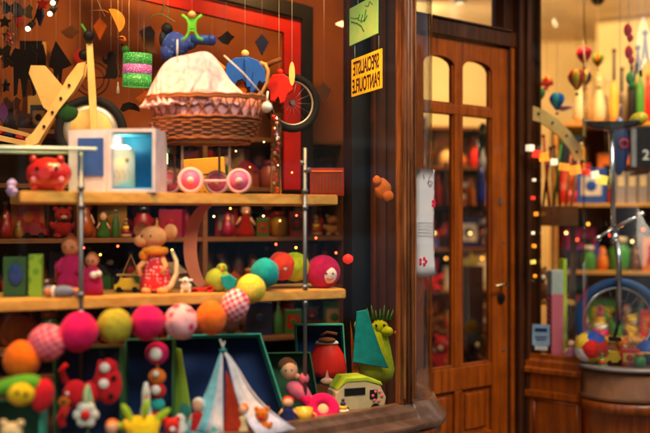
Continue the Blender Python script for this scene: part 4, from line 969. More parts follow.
mb = t.mb(); mb.ring((-1, 0, 42), 9.5, 4, 'Z', 24, 8); mb.ball((-10, -8, 38), (5, 3, 5), 10); t.part('scarf', mb, mat('orange_scarf', (.9, .3, .01), .9, kind='cloth'))
for x in (-11, -2):
    mb = t.mb(); mb.ball((x, -10.5, 57), 1.2, 8); t.part('eye', mb, blackM)
mb = t.mb(); mb.tube([(16, 2, 42), (21, 0, 32), (22, -2, 20), (17, -4, 8), (10, -6, 3)], 1.8, 8, r1=3.2); t.part('tail', mb, cm('cream'))
Y, py = on_lower(187, .07)
t = Thing('tiny_lamb', 'tiny white lamb figure beside the mouse tail', 'figure', 186, py, Y)
mb = t.mb(); mb.ball((0, 0, 7), (6, 5, 4.6), 14, bump=.08); mb.ball((0, -3, 12.5), (4, 3.6, 3.4), 12); mb.ball((-5, -2, 13), (2.4, 1, 1.3), 8); mb.ball((5, -2, 13), (2.4, 1, 1.3), 8)
for x in (-3.6, 3.6): mb.cyl((x, -2, 0), (x, -1, 5), 1.5, n=8)
t.part('body', mb, cm('white')); mb = t.mb(); mb.ball((0, -6.4, 12), (1.3, .6, .9), 8); t.part('nose', mb, blackM)
t = Thing('red_toy_bar', 'small red wooden bar toy lying between lamb and green bird', 'toy', 205, py, Y + .03, rot=(0, -8, 0)); mb = t.mb(); mb.box((-2, 0, 4), (22, 6, 3), bev=.6); mb.cyl((-10, -3, 3), (-10, 3, 3), 3.4, n=12); mb.cyl((6, -3, 3), (6, 3, 3), 3.4, n=12); t.part('bar', mb, cm('red', 'paint'))
Y, py = on_lower(222, .07)
t = Thing('plush_bird', 'round lime plush bird with a teal wing and small tuft', 'plush toy', 221, py, Y)
lm = mat('olive_lime_plush', (.35, .42, .03), .95, kind='cloth')
mb = t.mb(); mb.ball((-3, 0, 12), (13, 11, 12), 20); mb.ball((1, -1, 23.5), (5.5, 5, 5), 14); t.part('body', mb, lm)
mb = t.mb(); mb.prism([(1, 16), (10, 18), (17, 13), (15, 5), (8, 2), (3, 6)], -12, -8, bev=1.2); t.part('wing', mb, mat('teal_plush', (.01, .32, .32), .95, kind='cloth'))
mb = t.mb(); mb.cyl((2, -6, 23), (2, -10, 22), 1.6, .2, 8); t.part('beak', mb, cm('orange', 'paint'))
for sx in (0, 5):
    mb = t.mb(); mb.ball((sx - 1.5, -5.4, 25.5), .8, 8); t.part('eye', mb, blackM)
# dolls left
for (px, back, h, w_, c, hc, lab) in ((71, .15, 58, 28, 'magenta', 'brown', 'tall rag doll in a long magenta dress behind the chrome post'), (92, .1, 42, 20, 'magenta', 'orange', 'shorter rag doll in a magenta dress right of the chrome post')):
    Y, py = on_lower(px, back)
    t = Thing('rag_doll', lab, 'doll', px, py, Y)
    dd = mat('deep_magenta_cloth', (.42, .01, .09), .95, kind='cloth')
    mb = t.mb(); mb.lathe((0, 0, 0), [(w_ * .55, 0), (w_ * .5, h * .3), (w_ * .3, h * .62), (w_ * .2, h * .7)], 22, (1, .7), fn=lambda a, z: 1 + .05 * math.sin(a * 7))
    for sx in (-1, 1): mb.tube([(sx * w_ * .25, 0, h * .62), (sx * w_ * .45, -4, h * .5), (sx * w_ * .3, -8, h * .38)], w_ * .1, 8)
    t.part('dress', mb, dd)
    mb = t.mb(); mb.ball((0, 0, h * .82), (w_ * .32, w_ * .3, h * .16), 16); t.part('head', mb, mat('rag_skin', (.6, .22, .1), .9, kind='cloth'))
    mb = t.mb(); mb.ball((0, 2, h * .85), (w_ * .36, w_ * .3, h * .17), 16, bump=.06); t.part('hair', mb, mat('ginger_yarn', (.3, .08, .02), .95, kind='cloth'))
    for sx in (-1, 1):
        mb = t.mb(); mb.ball((sx * w_ * .12, -w_ * .29, h * .83), 1, 8); t.part('eye', mb, blackM)
    if h < 50:
        mb = t.mb(); mb.ball((4, -9, h * .5), (4, 2, 3.5), 10); mb.ball((9, -9, h * .53), (3, 2, 3), 10); t.part('bow', mb, cm('white'))
Y, py = on_lower(63, .04)
t = Thing('sleeping_doll', 'grey blue plush doll lying on its side in front of the magenta dolls', 'doll', 62, py, Y)
gb = mat('grey_blue_cloth', (.16, .18, .26), .95, kind='cloth')
mb = t.mb(); mb.ball((2, 0, 6), (14, 6, 6), 18, bump=.05); mb.ball((-13, 0, 6.5), (6.5, 5.5, 6), 14); mb.tube([(12, -2, 5), (18, -4, 3), (21, -3, 2)], 2.6, 8); t.part('body', mb, gb)
mb = t.mb(); mb.ball((-13, -3.5, 6.5), (4, 3, 4), 12); mb.ball((15, -4, 7), (3.4, 3, 3.4), 10); t.part('face', mb, mat('rag_skin', (.6, .22, .1), .9))
mb = t.mb(); mb.ring((-8, 0, 6), 5, 1.4, 'X', 18, 6); t.part('collar', mb, cm('white'))
Y, py = on_lower(32, .14)
t = Thing('green_building_box', 'tall lime green toy carton at the left of the lower board', 'box', 33, py, Y, rot=(0, 0, 10))
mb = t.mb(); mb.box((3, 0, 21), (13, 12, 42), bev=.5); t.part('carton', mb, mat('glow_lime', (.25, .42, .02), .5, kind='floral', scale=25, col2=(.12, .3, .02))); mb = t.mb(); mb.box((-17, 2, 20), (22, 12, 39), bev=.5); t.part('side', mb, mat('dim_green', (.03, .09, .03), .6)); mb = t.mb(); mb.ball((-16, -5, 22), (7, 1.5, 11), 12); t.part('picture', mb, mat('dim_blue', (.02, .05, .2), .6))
t = goods('car', 'yellow', 128, on_lower(128, .2)[1], on_lower(128, .2)[0], 26, 14, 'small yellow and black toy tractor left of the toy mouse', q)
t = Thing('pull_along_frame', 'small yellow wooden A-shaped swing toy left of the mouse', 'toy', 131, on_lower(131, .26)[1], on_lower(131, .26)[0]); mb = t.mb(); mb.tube([(-9, 0, 14), (0, 0, 36), (9, 0, 14)], 1.2, 6); mb.box((0, 0, 16), (28, 5, 2)); mb.box((-10, 0, 7), (2, 4, 14)); mb.box((10, 0, 7), (2, 4, 14)); t.part('frame', mb, woodL); mb = t.mb(); mb.ball((0, -1, 21), 3, 10); t.part('rider', mb, cm('red', 'paint'))
# ------------------------------------------------------------------ ball caterpillar
segs = [(22, 360, 18.5, 'seg_orange', (.85, .15, .003), '', 0), (47, 343, 18.5, 'seg_pink_check', (.8, .25, .3), 'gingham', (.75, .02, .1)), (79, 332, 19.5, 'seg_magenta', (.72, .004, .11), 'cloth', 0),
        (115, 326, 17.5, 'seg_olive', (.42, .36, .02), 'dots', (.3, .18, .02)), (147.5, 323, 17.5, 'seg_magenta', 0, 0, 0), (181, 322, 17.5, 'seg_white_pink', (.85, .42, .48), 'floral', (.7, .01, .08)),
        (211, 318, 16.5, 'seg_orange', 0, 0, 0), (235, 305, 15.5, 'seg_gingham', (.85, .6, .6), 'gingham', (.7, .02, .14)), (251, 289, 14.5, 'seg_yellow', (.72, .55, .02), 'dots', (.75, .65, .15)),
        (265, 273, 14.5, 'seg_teal', (.005, .30, .34), 'cloth', 0), (281, 266, 14, 'seg_red', (.75, .05, .02), 'cloth', 0), (295, 267, 14.5, 'seg_lime', (.5, .6, .01), 'cloth', 0)]
t = Thing('ball_caterpillar', 'long plush caterpillar of coloured fabric balls draped over the lower board', 'plush toy', 22, 360, 3.0)
base = t.o.location.copy(); t.u = 1
prevp = None; cpts = []
for k, (px, py, r, nm, c, kd, c2) in enumerate(segs):
    Y = [3.0, 3.03, 3.06, 3.12, 3.17, 3.22, 3.27, 3.33, 3.44, 3.56, 3.66, 3.7][k]
    m = MATS.get(nm) or mat(nm, c, .92, kind=kd or 'cloth', col2=c2 or None, scale=16 if kd == 'gingham' else 70 if kd == 'dots' else 26, sss=.05)
    p = P(px, py, Y) - base; rr = r * Y / F
    ov = .93 if k < 8 else 1
    mb = MB(); mb.ball(p, (rr, rr * ov, rr * 1.02), 40, rot=(15 * math.sin(k * 2), 25 * math.sin(k), 12 * k), seams=6, bump=.03, seed=k); t.part('ball_segment', mb, m); cpts.append(p)
mb = MB(); mb.tube(cpts, .006, 6); t.part('string', mb, MATS['seg_orange'])
mb = MB(); mb.ball(P(284, 268, 3.62) - base, .014, 12); t.part('patch', mb, cm('white'))
Y, py = on_lower(322, .1)
t = Thing('plush_face_ball', 'round magenta plush head with a white smiling face by the right post', 'plush toy', 323, py, Y, rot=(0, 0, 12))
mb = t.mb(); mb.ball((0, 0, 16), (17.5, 14, 17), 28, seams=6); t.part('head', mb, mat('raspberry_plush', (.55, .01, .08), .95, kind='cloth'))
mb = t.mb(); mb.ball((4, -9.5, 13.5), (8, 5.5, 8.5), 18); t.part('face', mb, mat('soft_white_plush', (.85, .68, .62), .95, kind='cloth'))
for x in (.5, 7):
    mb = t.mb(); mb.ball((x, -14.6, 15), (1, .6, 1.2), 8); t.part('eye', mb, mat('dark_print', (.06, .03, .02), .6))
mb = t.mb(); mb.tube([(1, -14.5, 10.5), (3.5, -15, 9), (7, -14.5, 10.5)], .5, 6); t.part('mouth', mb, MATS['seg_magenta'])
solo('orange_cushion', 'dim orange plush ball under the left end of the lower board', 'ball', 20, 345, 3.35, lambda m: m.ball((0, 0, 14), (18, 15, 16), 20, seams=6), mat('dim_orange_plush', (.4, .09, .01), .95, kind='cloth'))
t = Thing('paper_lantern', 'small round red paper lantern at the right edge of the big window', 'lantern', 348, 259, 3.9)
t.part('shade', t.mb().lathe((0, 0, 0), [(1, -5), (4.5, -3), (5.5, 0), (4.5, 3), (1, 5)], 16), mat('red_lantern', (1, .03, .02), .5, emit=.4)); hang(t, 0, 0, 5, 330, blackM)

# ------------------------------------------------------------------ window platform and the dark post with the signs
mb = MB(); mb.poly_z([off(LEFT, 0, -.05), off(G0, 0, -.05), off(G0, .0, -1.3), off(LEFT, -.4, -1.6)], .47, .525)
struct('display_floor', mb, mat('display_floor_paint', (.12, .04, .015), .6, kind='paint'))
t = Thing('shop_post', 'dark blue black steel post inside the window behind the yellow sign', 'post', 358, 560, 4.35, rot=(0, 0, 20))
mb = t.mb(); mb.box((1, 0, 290), (25, 24, 590), bev=1); t.part('shaft', mb, mat('blue_black_steel', (.012, .014, .02), .35, kind='metal', metal=.3))
t = Thing('side_panel', 'tall brown wooden panel between the dark post and the fluted door post', 'panel', 388, 560, 4.3, rot=(0, 0, 30))
mb = t.mb(); mb.box((0, 0, 290), (38, 5, 590)); t.part('board', mb, mat('red_brown_panel', (.10, .025, .006), .45, kind='woodz', coat=.3))
mb = t.mb(); mb.box((-14, -3.2, 290), (3, 1.4, 590)); mb.box((-3, -3.2, 290), (2, 1.4, 590)); t.part('moulding', mb, woodDark)
solo('fabric_rose', 'crumpled orange flower ornament on the brown panel above the notice level', 'ornament', 383, 189, 4.15, lambda m: (m.ball((0, 0, 0), (9, 4, 10), 18, bump=.1), m.ball((-6, -2, 8), (5, 3, 5), 14, bump=.1), m.ball((5, -2, -7), (6, 3, 6), 14, bump=.1)), mat('rust_silk', (.5, .12, .015), .6, kind='cloth'))
def fontmesh(txt, size, m, name, parent, loc, rot, sx=1.0, mirror=True, ext=.0006, align='CENTER'):
    cu = bpy.data.curves.new(name, 'FONT'); cu.body = txt; cu.size = size; cu.align_x = align; cu.extrude = ext; cu.offset = size * .018
    tmp = bpy.data.objects.new('tmp', cu); C.objects.link(tmp)
    dg = bpy.context.evaluated_depsgraph_get(); me = bpy.data.meshes.new_from_object(tmp.evaluated_get(dg))
    bpy.data.objects.remove(tmp)
    me.materials.clear(); me.materials.append(m)
    for v in me.vertices: v.co = Vector((v.co.x * sx * (-1 if mirror else 1), v.co.z * -1, v.co.y))
    if mirror: me.flip_normals()
    o = bpy.data.objects.new(name, me); C.objects.link(o); o.parent = parent; o.location = loc; o.rotation_euler = rot; return o
def sign_plane(px0, y00, y01, Y0, px1, Y1):
    a = P(px0, 220, Y0); b = P(px1, 220, Y1); w_ = (b - a).length; ang = math.atan2(b.y - a.y, b.x - a.x)
    return a, w_, ang
ink = mat('sign_ink', (.05, .012, .008), .6)
a, w_, ang = sign_plane(352, 0, 0, 4.12, 382, 3.84)
zt, zb = CAMZ - (60 - 220) / F * 4.12, CAMZ - (97 - 220) / F * 4.12
t = Thing('yellow_shop_sign', 'yellow hanging sign with mirrored lettering below the pale green sign', 'sign', 0, 0, F, loc=(a.x, a.y, zb), rot=(0, 0, math.degrees(ang)))
H_ = zt - zb
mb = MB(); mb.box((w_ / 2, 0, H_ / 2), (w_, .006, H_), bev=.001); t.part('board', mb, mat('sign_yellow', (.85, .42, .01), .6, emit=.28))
fontmesh('SPECIALISTE', H_ * .52, ink, 'lettering', t.o, (w_ / 2, -.0036, H_ * .55), (0, 0, 0), sx=w_ * .93 / (H_ * .52 * 5.8))
fontmesh('PANTOUFLE', H_ * .52, ink, 'lettering', t.o, (w_ / 2, -.0036, H_ * .08), (0, 0, 0), sx=w_ * .93 / (H_ * .52 * 5.6))
mb = MB()
for x in (.1, .9): mb.cyl((w_ * x, 0, H_), (w_ * x, 0, H_ + .06), .001, n=5)
t.part('string', mb, string)
a, w_, ang = sign_plane(350, 0, 0, 4.12, 378, 3.84)
zb = CAMZ - (46 - 220) / F * 4.12; zt = CAMZ - (9 - 220) / F * 4.12; H_ = zt - zb
t = Thing('green_shop_sign', 'pale green hanging sign with scribbled handwriting above the yellow sign', 'sign', 0, 0, F, loc=(a.x, a.y, zb), rot=(0, 0, math.degrees(ang)))
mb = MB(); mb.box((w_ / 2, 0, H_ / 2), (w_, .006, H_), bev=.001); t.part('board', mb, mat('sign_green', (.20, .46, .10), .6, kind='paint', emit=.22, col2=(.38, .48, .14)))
mb = MB(); g = lambda x, z: (w_ * x, -.0045, H_ * z)
mb.tube([g(.08, .62), g(.3, .5), (w_ * .45, -.0045, H_ * .38), g(.55, .2)], .0025, 6)
mb.tube([g(.05, .75), g(.2, .66), g(.35, .62), g(.4, .7), g(.33, .58), g(.45, .52), g(.5, .66), g(.44, .48), g(.56, .5), g(.62, .74), g(.55, .45), g(.66, .58)], .0016, 6)
mb.tube([g(.6, .85), g(.7, .8), g(.75, .9), g(.85, .78)], .0014, 6)
t.part('writing', mb, mat('olive_ink', (.06, .1, .02), .6))
mb = MB()
for x in (.3, .72): mb.cyl((w_ * x, 0, H_), (w_ * x, 0, H_ + .3), .0022, n=6)
t.part('string', mb, string)
solo('small_wall_light', 'tiny lit triangular wall light left of the green sign', 'lamp', 340, 24, 4.9, lambda m: m.cyl((3, 0, 0), (-4, 0, 0), 3, .3, 12), mat('wall_light_glow', (1, .5, .15), .5, emit=4))
# ------------------------------------------------------------------ open toy boxes along the bottom
def gift_box(lab, px, py, Y, w_, h, d, rot, inner_, edge_, name='gift_box', slant=0):
    t = Thing(name, lab, 'box', px, py, Y, rot=rot)
    mi = mat(inner_, COL.get(inner_, (.01, .04, .16)), .6, kind='paint'); me_ = mat(edge_ + '_edge', COL[edge_], .55, kind='paint')
    mb = t.mb(); mb.prism([(-w_ / 2, 0), (w_ / 2, 0), (w_ / 2 + slant, h), (-w_ / 2 + slant, h)], d - 1, d); t.part('back_panel', mb, mi)
    th = 1.6
    for nm, o in (('side', [(-w_ / 2 - th, 0), (-w_ / 2, 0), (-w_ / 2 + slant, h), (-w_ / 2 - th + slant, h)]), ('side', [(w_ / 2, 0), (w_ / 2 + th, 0), (w_ / 2 + th + slant, h), (w_ / 2 + slant, h)]),
                  ('top', [(-w_ / 2 - th + slant, h + .05), (w_ / 2 + th + slant, h + .05), (w_ / 2 + th + slant, h + th), (-w_ / 2 - th + slant, h + th)])):
        mb = t.mb(); mb.prism(o, 0, d + .2, bev=.3); t.part(nm, mb, me_)
    mb = t.mb(); mb.box((0, d / 2, .6), (w_ - .2, d - 1.2, 1.1)); t.part('bottom', mb, me_)
    return t
def zpy(Y, z=.526): return 220 + (CAMZ - z) / Y * F
dn = mat('deep_navy_card', (.004, .03, .15), .5, kind='paint')
COL['deep_navy_card'] = (.004, .03, .15); COL['dkgreen'] = (.03, .12, .05); COL['tealedge'] = (.05, .4, .3)
Y = 3.42; B = zpy(Y)
t = gift_box('wide navy box with green edges holding the play tent', 244, B, Y, 92, 94, 30, (-14, 0, 10), 'deep_navy_card', 'tealedge', slant=-28)
t = Thing('teal_stand', 'leaning green and teal board at the left of the tent box', 'board', 178, zpy(3.34), 3.34, rot=(-6, 0, -18)); mb = t.mb(); mb.prism([(-14, 0), (18, 0), (-2, 84), (-16, 86)], 0, 3, bev=.5); t.part('board', mb, mat('mossy_green', (.16, .3, .02), .6, kind='floral', scale=12, col2=(.02, .2, .2)))
Y = 3.30; B = zpy(Y)
t = Thing('play_tent', 'white and pale blue toy tent with a red doorway in the navy box', 'toy tent', 233, B, Y, rot=(0, 0, 8))
tw = mat('tent_white', (.82, .74, .8), .8, kind='cloth'); tb = mat('tent_sky', (.3, .72, .82), .8, kind='cloth'); tr_ = mat('tent_red', (.45, .03, .005), .8, kind='cloth')
apex = (-10, 6, 88)
mb = t.mb()
def fabric(mb, pts, n=8, sag=.12):       # curved triangular cloth panel: apex, base a, base b
    A, B_, C_ = map(Vector, pts); rows = []
    for i in range(n + 1):
        f = i / n; l = A.lerp(B_, f); r = A.lerp(C_, f); rr = []
        for j in range(n + 1):
            p = l.lerp(r, j / n); flare = -math.sin(f * math.pi) * sag * (A - (B_ + C_) / 2).length
            cc = (B_ + C_) / 2; p = p + (Vector((A.x, A.y, p.z)) - Vector((p.x, p.y, p.z))) * (math.sin(f * math.pi) * sag * 2) + Vector((0, .8 * math.sin(j * 2.2), 0)) * f
            rr.append(mb.b.verts.new(p))
        rows.append(rr)
    for i in range(n):
        for j in range(n):
            try: f = mb.b.faces.new((rows[i][j], rows[i][j + 1], rows[i + 1][j + 1], rows[i + 1][j])); f.smooth = True
            except Exception: pass
    bmesh.ops.remove_doubles(mb.b, verts=mb.b.verts, dist=.001)
fabric(mb, (apex, (-28, -13, 8), (-10, -18, 5))); fabric(mb, (apex, (24, -17, 2), (62, -2, 6)), sag=.16); fabric(mb, (apex, (62, -2, 6), (24, 22, 8)))
bmesh.ops.solidify(mb.b, geom=list(mb.b.faces), thickness=1.0); t.part('cloth', mb, tw)
mb = t.mb(); fabric(mb, (apex, (-50, 0, 10), (-28, -13.5, 8)), sag=.16); fabric(mb, ((-10, 8, 86), (-50, 0, 12), (-30, 18, 10))); bmesh.ops.solidify(mb.b, geom=list(mb.b.faces), thickness=1.0); t.part('blue_panel', mb, tb)
mb = t.mb(); fabric(mb, ((-7, 4, 66), (-10, -12, 4), (25, -11, 4)), sag=.10); bmesh.ops.solidify(mb.b, geom=list(mb.b.faces), thickness=1.0); t.part('doorway', mb, tr_)
mb = t.mb(); mb.cyl((-9, 6, 86), (-13, 6, 97), 1.2, .9, 8); mb.cyl((-11, 6, 84), (-8, 6, 95), .8, .6, 8); t.part('pole', mb, white)
mb = t.mb(); mb.ring((-10, 6, 86), 3, 1.1, 'Z', 16, 6); t.part('tie', mb, cm('teal'))
mb = t.mb(); mb.tube([(-48, -10, 7), (-30, -20, 5), (-8, -24, 3)], 4, 8); t.part('blanket', mb, mat('aqua_cloth', (.05, .5, .55), .9, kind='cloth'))
qq = random.Random(4)
for (px, dy_, h, w_, c, c2, knd, lab) in ((198, -.1, 40, 24, 'red', 'white', 'doll', 'red and white rag doll leaning at the left of the tent'), (243, -.09, 34, 20, 'cream', 'orange', 'doll', 'cream doll sitting in the red tent doorway'),
        (262, -.08, 30, 20, 'orange', 'red', 'bear', 'orange bear at the right of the tent doorway'), (216, -.12, 20, 16, 'teal', 'white', 'ball', 'teal and white ball in front of the tent'), (180, -.13, 26, 18, 'white', 'pink', 'nest', 'white and pink nesting doll at the left end of the tent')):
    Yq = 3.38 + dy_; goods(knd, c, px, zpy(Yq), Yq, w_, h, lab, qq, c2=c2)
# left boxes
Y = 3.12; B = zpy(Y)
t = gift_box('navy box with pale green edges holding red figures', 88, B, Y, 64, 100, 26, (-8, 0, 4), 'deep_navy_card', 'dkgreen', slant=-4)
t = Thing('horned_imp', 'red plush imp with two horns and a striped green collar in the navy box', 'plush toy', 74, B - 22, Y - .02)
rp = mat('bright_red_plush', (.7, .01, .02), .9, kind='cloth')
mb = t.mb(); mb.ball((0, 6, 32), (13, 9, 14), 20); mb.tube([(-9, 6, 42), (-14, 5, 56), (-9, 5, 62)], 4, 8, r1=2.5); mb.tube([(18, 6, 38), (24, 5, 52), (26, 5, 66)], 4.5, 8, r1=3); mb.ball((16, 6, 34), (11, 9, 11), 16); mb.tube([(-8, 4, 20), (-14, 2, 8), (-12, 0, 0)], 4.5, 8); t.part('body', mb, rp)
mb = t.mb(); mb.ball((14, 2, 28), (6, 9, 15), 16); t.part('belly', mb, mat('pale_stripes', (.75, .7, .3), .9, kind='stripes', scale=14, col2=(.2, .5, .3)))
mb = t.mb(); mb.ball((-6, -3, 34), 2, 8); t.part('eye', mb, white)
t = Thing('spotted_ladybird', 'red plush ladybird with white spotted eyes in the navy box', 'plush toy', 108, B - 44, Y - .02)
mb = t.mb(); mb.ball((0, 4, 20), (13, 9, 20), 20); mb.ball((0, 3, 38), (9, 8, 8), 14); t.part('body', mb, rp)
for (x, z) in ((-3, 22), (-2, 38), (4, 10), (7, 28)):
    mb = t.mb(); mb.ball((x, -5, z), (5 if z == 22 or z == 38 else 3, 2, 5 if z == 22 or z == 38 else 3), 12); t.part('spot', mb, white if z in (22, 38) else blackM)
mb = t.mb(); mb.tube([(-4, 2, 44), (-8, 0, 54)], 1, 6); mb.tube([(4, 2, 44), (8, 0, 52)], 1, 6); t.part('feeler', mb, blackM)
def flower(lab, px, py, Y, r, pc, cc, rot=(0, 0, 0)):
    t = Thing('felt_flower', lab, 'flower', px, py, Y, rot=rot)
    mb = t.mb()
    for k in range(6):
        a = k * math.pi / 3; mb.ball((r * .6 * math.cos(a), 0, r * .6 * math.sin(a)), (r * .42, r * .2, r * .42), 12)
    t.part('petals', mb, cm(pc)); mb = t.mb(); mb.ball((0, -r * .2, 0), (r * .4, r * .25, r * .4), 12); t.part('centre', mb, cm(cc))
    mb = t.mb(); mb.tube([(0, 2, 0), (1, 4, -r * 1.6), (0, 4, -r * 3)], r * .08, 6); t.part('stem', mb, cm('green')); return t
flower('white felt flower with a dark red centre below the imp', 86, 415, 3.02, 13, 'white', 'red')
flower('small orange felt flower at the left of the white one', 64, 402, 3.05, 6, 'orange', 'brown')
t = gift_box('dark green open box at the bottom left corner', 8, zpy(2.92), 2.92, 58, 62, 24, (-10, 0, 2), 'dkgreen', 'tealedge')
goods('bear', 'cream', 12, zpy(2.86), 2.86, 32, 50, 'cream bear in the dark green box at the bottom left corner', qq, c2='orange')
t = Thing('plush_frog', 'green and yellow plush frog with a red belly resting on the corner box', 'plush toy', 22, 408, 2.92, rot=(0, 0, 8))
mb = t.mb(); mb.ball((-8, 4, 22), (26, 12, 9), 20, rot=(0, -14, 0)); mb.ball((10, 2, 24), (9, 9, 8), 14); t.part('body', mb, mat('leaf_green_plush', (.1, .35, .02), .9, kind='cloth'))
mb = t.mb(); mb.ball((0, -4, 15), (14, 9, 12), 18); t.part('belly', mb, mat('egg_yellow_plush', (.85, .55, .01), .9, kind='cloth')); mb = t.mb(); mb.ball((20, 0, 12), (11, 8, 17), 18, rot=(0, 12, 0)); t.part('bib', mb, rp)
for p_ in ((-2, -13, 18), (6, -13, 16)):
    mb = t.mb(); mb.ball(p_, 2, 8); t.part('eye', mb, blackM)
# stack toy between boxes
t = gift_box('narrow dark box with a yellow green edge beside the navy box', 148, zpy(3.26), 3.26, 46, 98, 24, (-6, 0, 4), 'deep_navy_card', 'dkgreen')
t = Thing('clown_rattle', 'stacked rattle of pink ring, white face and teal ball in a dark box', 'rattle', 156, zpy(3.22), 3.22)
for z, r, c in ((88, 12, 'magenta'), (64, 9, 'orange'), (50, 9, 'red'), (36, 8, 'teal'), (22, 9, 'red')):
    mb = t.mb(); mb.ball((0, 6, z), (r, r * .8, r * .95), 18, seams=6); t.part('ball', mb, cm(c))
for z, r in ((88, 6.5), (52, 5), (68, 3.4)):
    mb = t.mb(); mb.ball((0, -1.5, z), (r, 3.5, r), 14); t.part('spot', mb, white)
mb = t.mb(); mb.cyl((0, 8, 0), (0, 8, 98), 1.3); t.part('stick', mb, woodL)
goods('nest', 'white', 146, zpy(3.18), 3.18, 14, 62, 'white and red nesting doll left of the stacked rattle', qq, c2='red')
t = Thing('toy_tiara', 'bright yellow felt crown with lime leaves in front of the stacked rattle', 'toy', 142, zpy(3.04), 3.04)
mb = t.mb(); mb.lathe((0, 0, 0), [(12, 0), (14, 18), (18, 36), (16, 36), (12, 18)], 20, fn=lambda a, z: 1 + .1 * math.cos(a * 5) * (z / 36)); t.part('crown', mb, mat('egg_yellow_plush', 0)); mb = t.mb()
for x, z, r in ((-24, 30, -70), (20, 40, 50), (4, 46, 10), (-14, 42, -30)): mb.ball((x, -2, z), (4, 2, 11), 10, rot=(0, r, 0))
t.part('leaves', mb, mat('lime_felt', (.35, .55, .02), .9, kind='cloth'))
goods('bear', 'red', 172, zpy(3.1), 3.1, 22, 34, 'red bear low between the yellow crown and the tent', qq, c2='white')
goods('doll', 'magenta', 112, zpy(2.98), 2.98, 24, 40, 'magenta doll low at the left of the yellow crown', qq, c2='orange')
goods('ball', 'teal', 58, zpy(2.92), 2.92, 28, 28, 'teal ball low in front of the navy box', qq, c2='yellow')
# right group
Y = 3.95; B = zpy(Y, .6)
t = gift_box('navy box with teal edges holding a red skirt', 323, B, Y, 46, 58, 20, (-4, 0, 6), 'deep_navy_card', 'tealedge', slant=-3)
t = Thing('red_skirt_doll', 'doll with a wide red skirt and white collar in the navy box', 'doll', 327, B, Y - .03)
mb = t.mb(); mb.lathe((0, 4, 0), [(18, 8), (20, 14), (17, 28), (10, 40), (6, 42)], 24, (1, .6), fn=lambda a, z: 1 + .07 * math.sin(a * 9)); t.part('skirt', mb, mat('signal_red', 0)); mb = t.mb(); mb.lathe((0, 4, 40), [(12, 0), (11, 2), (6, 5), (.1, 6)], 20, (1, .6)); t.part('collar', mb, cm('white'))
mb = t.mb(); mb.ball((0, 0, 44), (9, 7, 3), 14); mb.tube([(-6, 0, 48), (0, -2, 52), (10, 0, 50)], 1.6, 8); t.part('hair', mb, cm('brown')); mb = t.mb(); mb.prism([(-4, 0), (0, 16), (4, 0)], -9, -7); mb.ball((0, -8, 4), (7, 4, 4), 12); t.part('apron', mb, mat('doll_skin', 0))
Y = 3.68; B = zpy(Y)
t = gift_box('dark green box with a thin edge behind the pink doll', 296, B, Y, 48, 60, 22, (-8, 0, 6), 'dkgreen', 'dkgreen', slant=-10)
t = Thing('baby_doll', 'baby doll with brown hair and a pink body in the dark green box', 'doll', 293, B - 16, Y - .07, rot=(0, 0, 10))
mb = t.mb(); mb.ball((-4, 2, 28), (9, 8, 9.5), 18); mb.ball((4, 0, 22), (3, 3, 3), 8); t.part('head', mb, mat('doll_skin', 0))
mb = t.mb(); mb.ball((-5, 4, 32), (10, 8, 8), 16, bump=.08); t.part('hair', mb, cm('brown'))
mb = t.mb(); mb.ball((6, 2, 6), (15, 9, 9), 18, rot=(0, 32, 0), bump=.05); mb.tube([(14, 0, 0), (24, -2, -6), (30, -4, -12)], 5, 8); mb.ball((11, -2, 20), (5, 5, 6), 10); t.part('body', mb, mat('rose_plush', (.8, .15, .25), .9, kind='cloth'))
for x in (-8, -2):
    mb = t.mb(); mb.ball((x, -5.6, 29), .9, 8); t.part('eye', mb, blackM)
t = Thing('magenta_ring_doll', 'magenta plush ring with a cream centre at the front near the sill', 'plush toy', 324, zpy(3.56), 3.56, rot=(-30, 0, 10))
mb = t.mb(); mb.ring((0, 2, 12), 11, 6.5, 'Y', 28, 12); mb.tube([(-10, 2, 16), (-20, 4, 28), (-26, 6, 34)], 6, 10, r1=5); t.part('ring', mb, mat('seg_magenta', 0)); mb = t.mb(); mb.ball((0, 2, 12), (7, 5, 7), 14); t.part('centre', mb, cm('cream'))
goods('doll', 'navy', 288, zpy(3.46), 3.46, 22, 30, 'dark blue doll at the front right of the tent', qq, c2='red')
goods('cup', 'yellow', 304, zpy(3.5), 3.5, 18, 16, 'yellow toy cup left of the magenta ring', qq)
t = Thing('toy_caravan', 'cream toy caravan with a rounded lime roof and dark window strip', 'toy car', 354, zpy(3.74), 3.74, rot=(0, 0, 20))
mb = t.mb(); mb.prism([(-26, 3), (28, 3), (30, 14), (24, 26), (8, 32), (-12, 32), (-24, 22)], -12, 12, bev=1.5); t.part('body', mb, mat('cream_gloss', COL['cream'], .35, kind='paint', coat=.2))
mb = t.mb(); mb.prism([(-22, 25), (-12, 33), (8, 33), (26, 26), (24, 30), (8, 36), (-14, 36)], -13, 13, bev=.8); t.part('roof', mb, cm('lime', 'paint')); mb = t.mb(); mb.box((-4, -12.5, 22), (22, 1, 7)); mb.box((16, -12.5, 18), (8, 1, 9)); t.part('window', mb, blackM)
for x in (-15, 18):
    mb = t.mb(); mb.cyl((x, -13.5, 4), (x, 13.5, 4), 5, n=16); t.part('wheel', mb, blackM)
mb = t.mb()
for k in range(6): mb.ball((20 + 5 * math.cos(k), -13, 16 + 5 * math.sin(k)), (1.6, .6, 1.6), 8)
t.part('flower_print', mb, mat('rose_plush', 0))
goods('bear', 'red', 373, zpy(3.8), 3.8, 16, 24, 'small red bear at the right of the toy caravan', qq, c2='white')
goods('cone', 'navy', 343, zpy(3.64), 3.64, 16, 18, 'dark blue stacking cone in front of the caravan', qq, c2='white')
t = Thing('plush_dragon', 'lime green plush dragon with a teal triangular wing beside the fluted post', 'plush toy', 374, zpy(4.0, .6), 4.0)
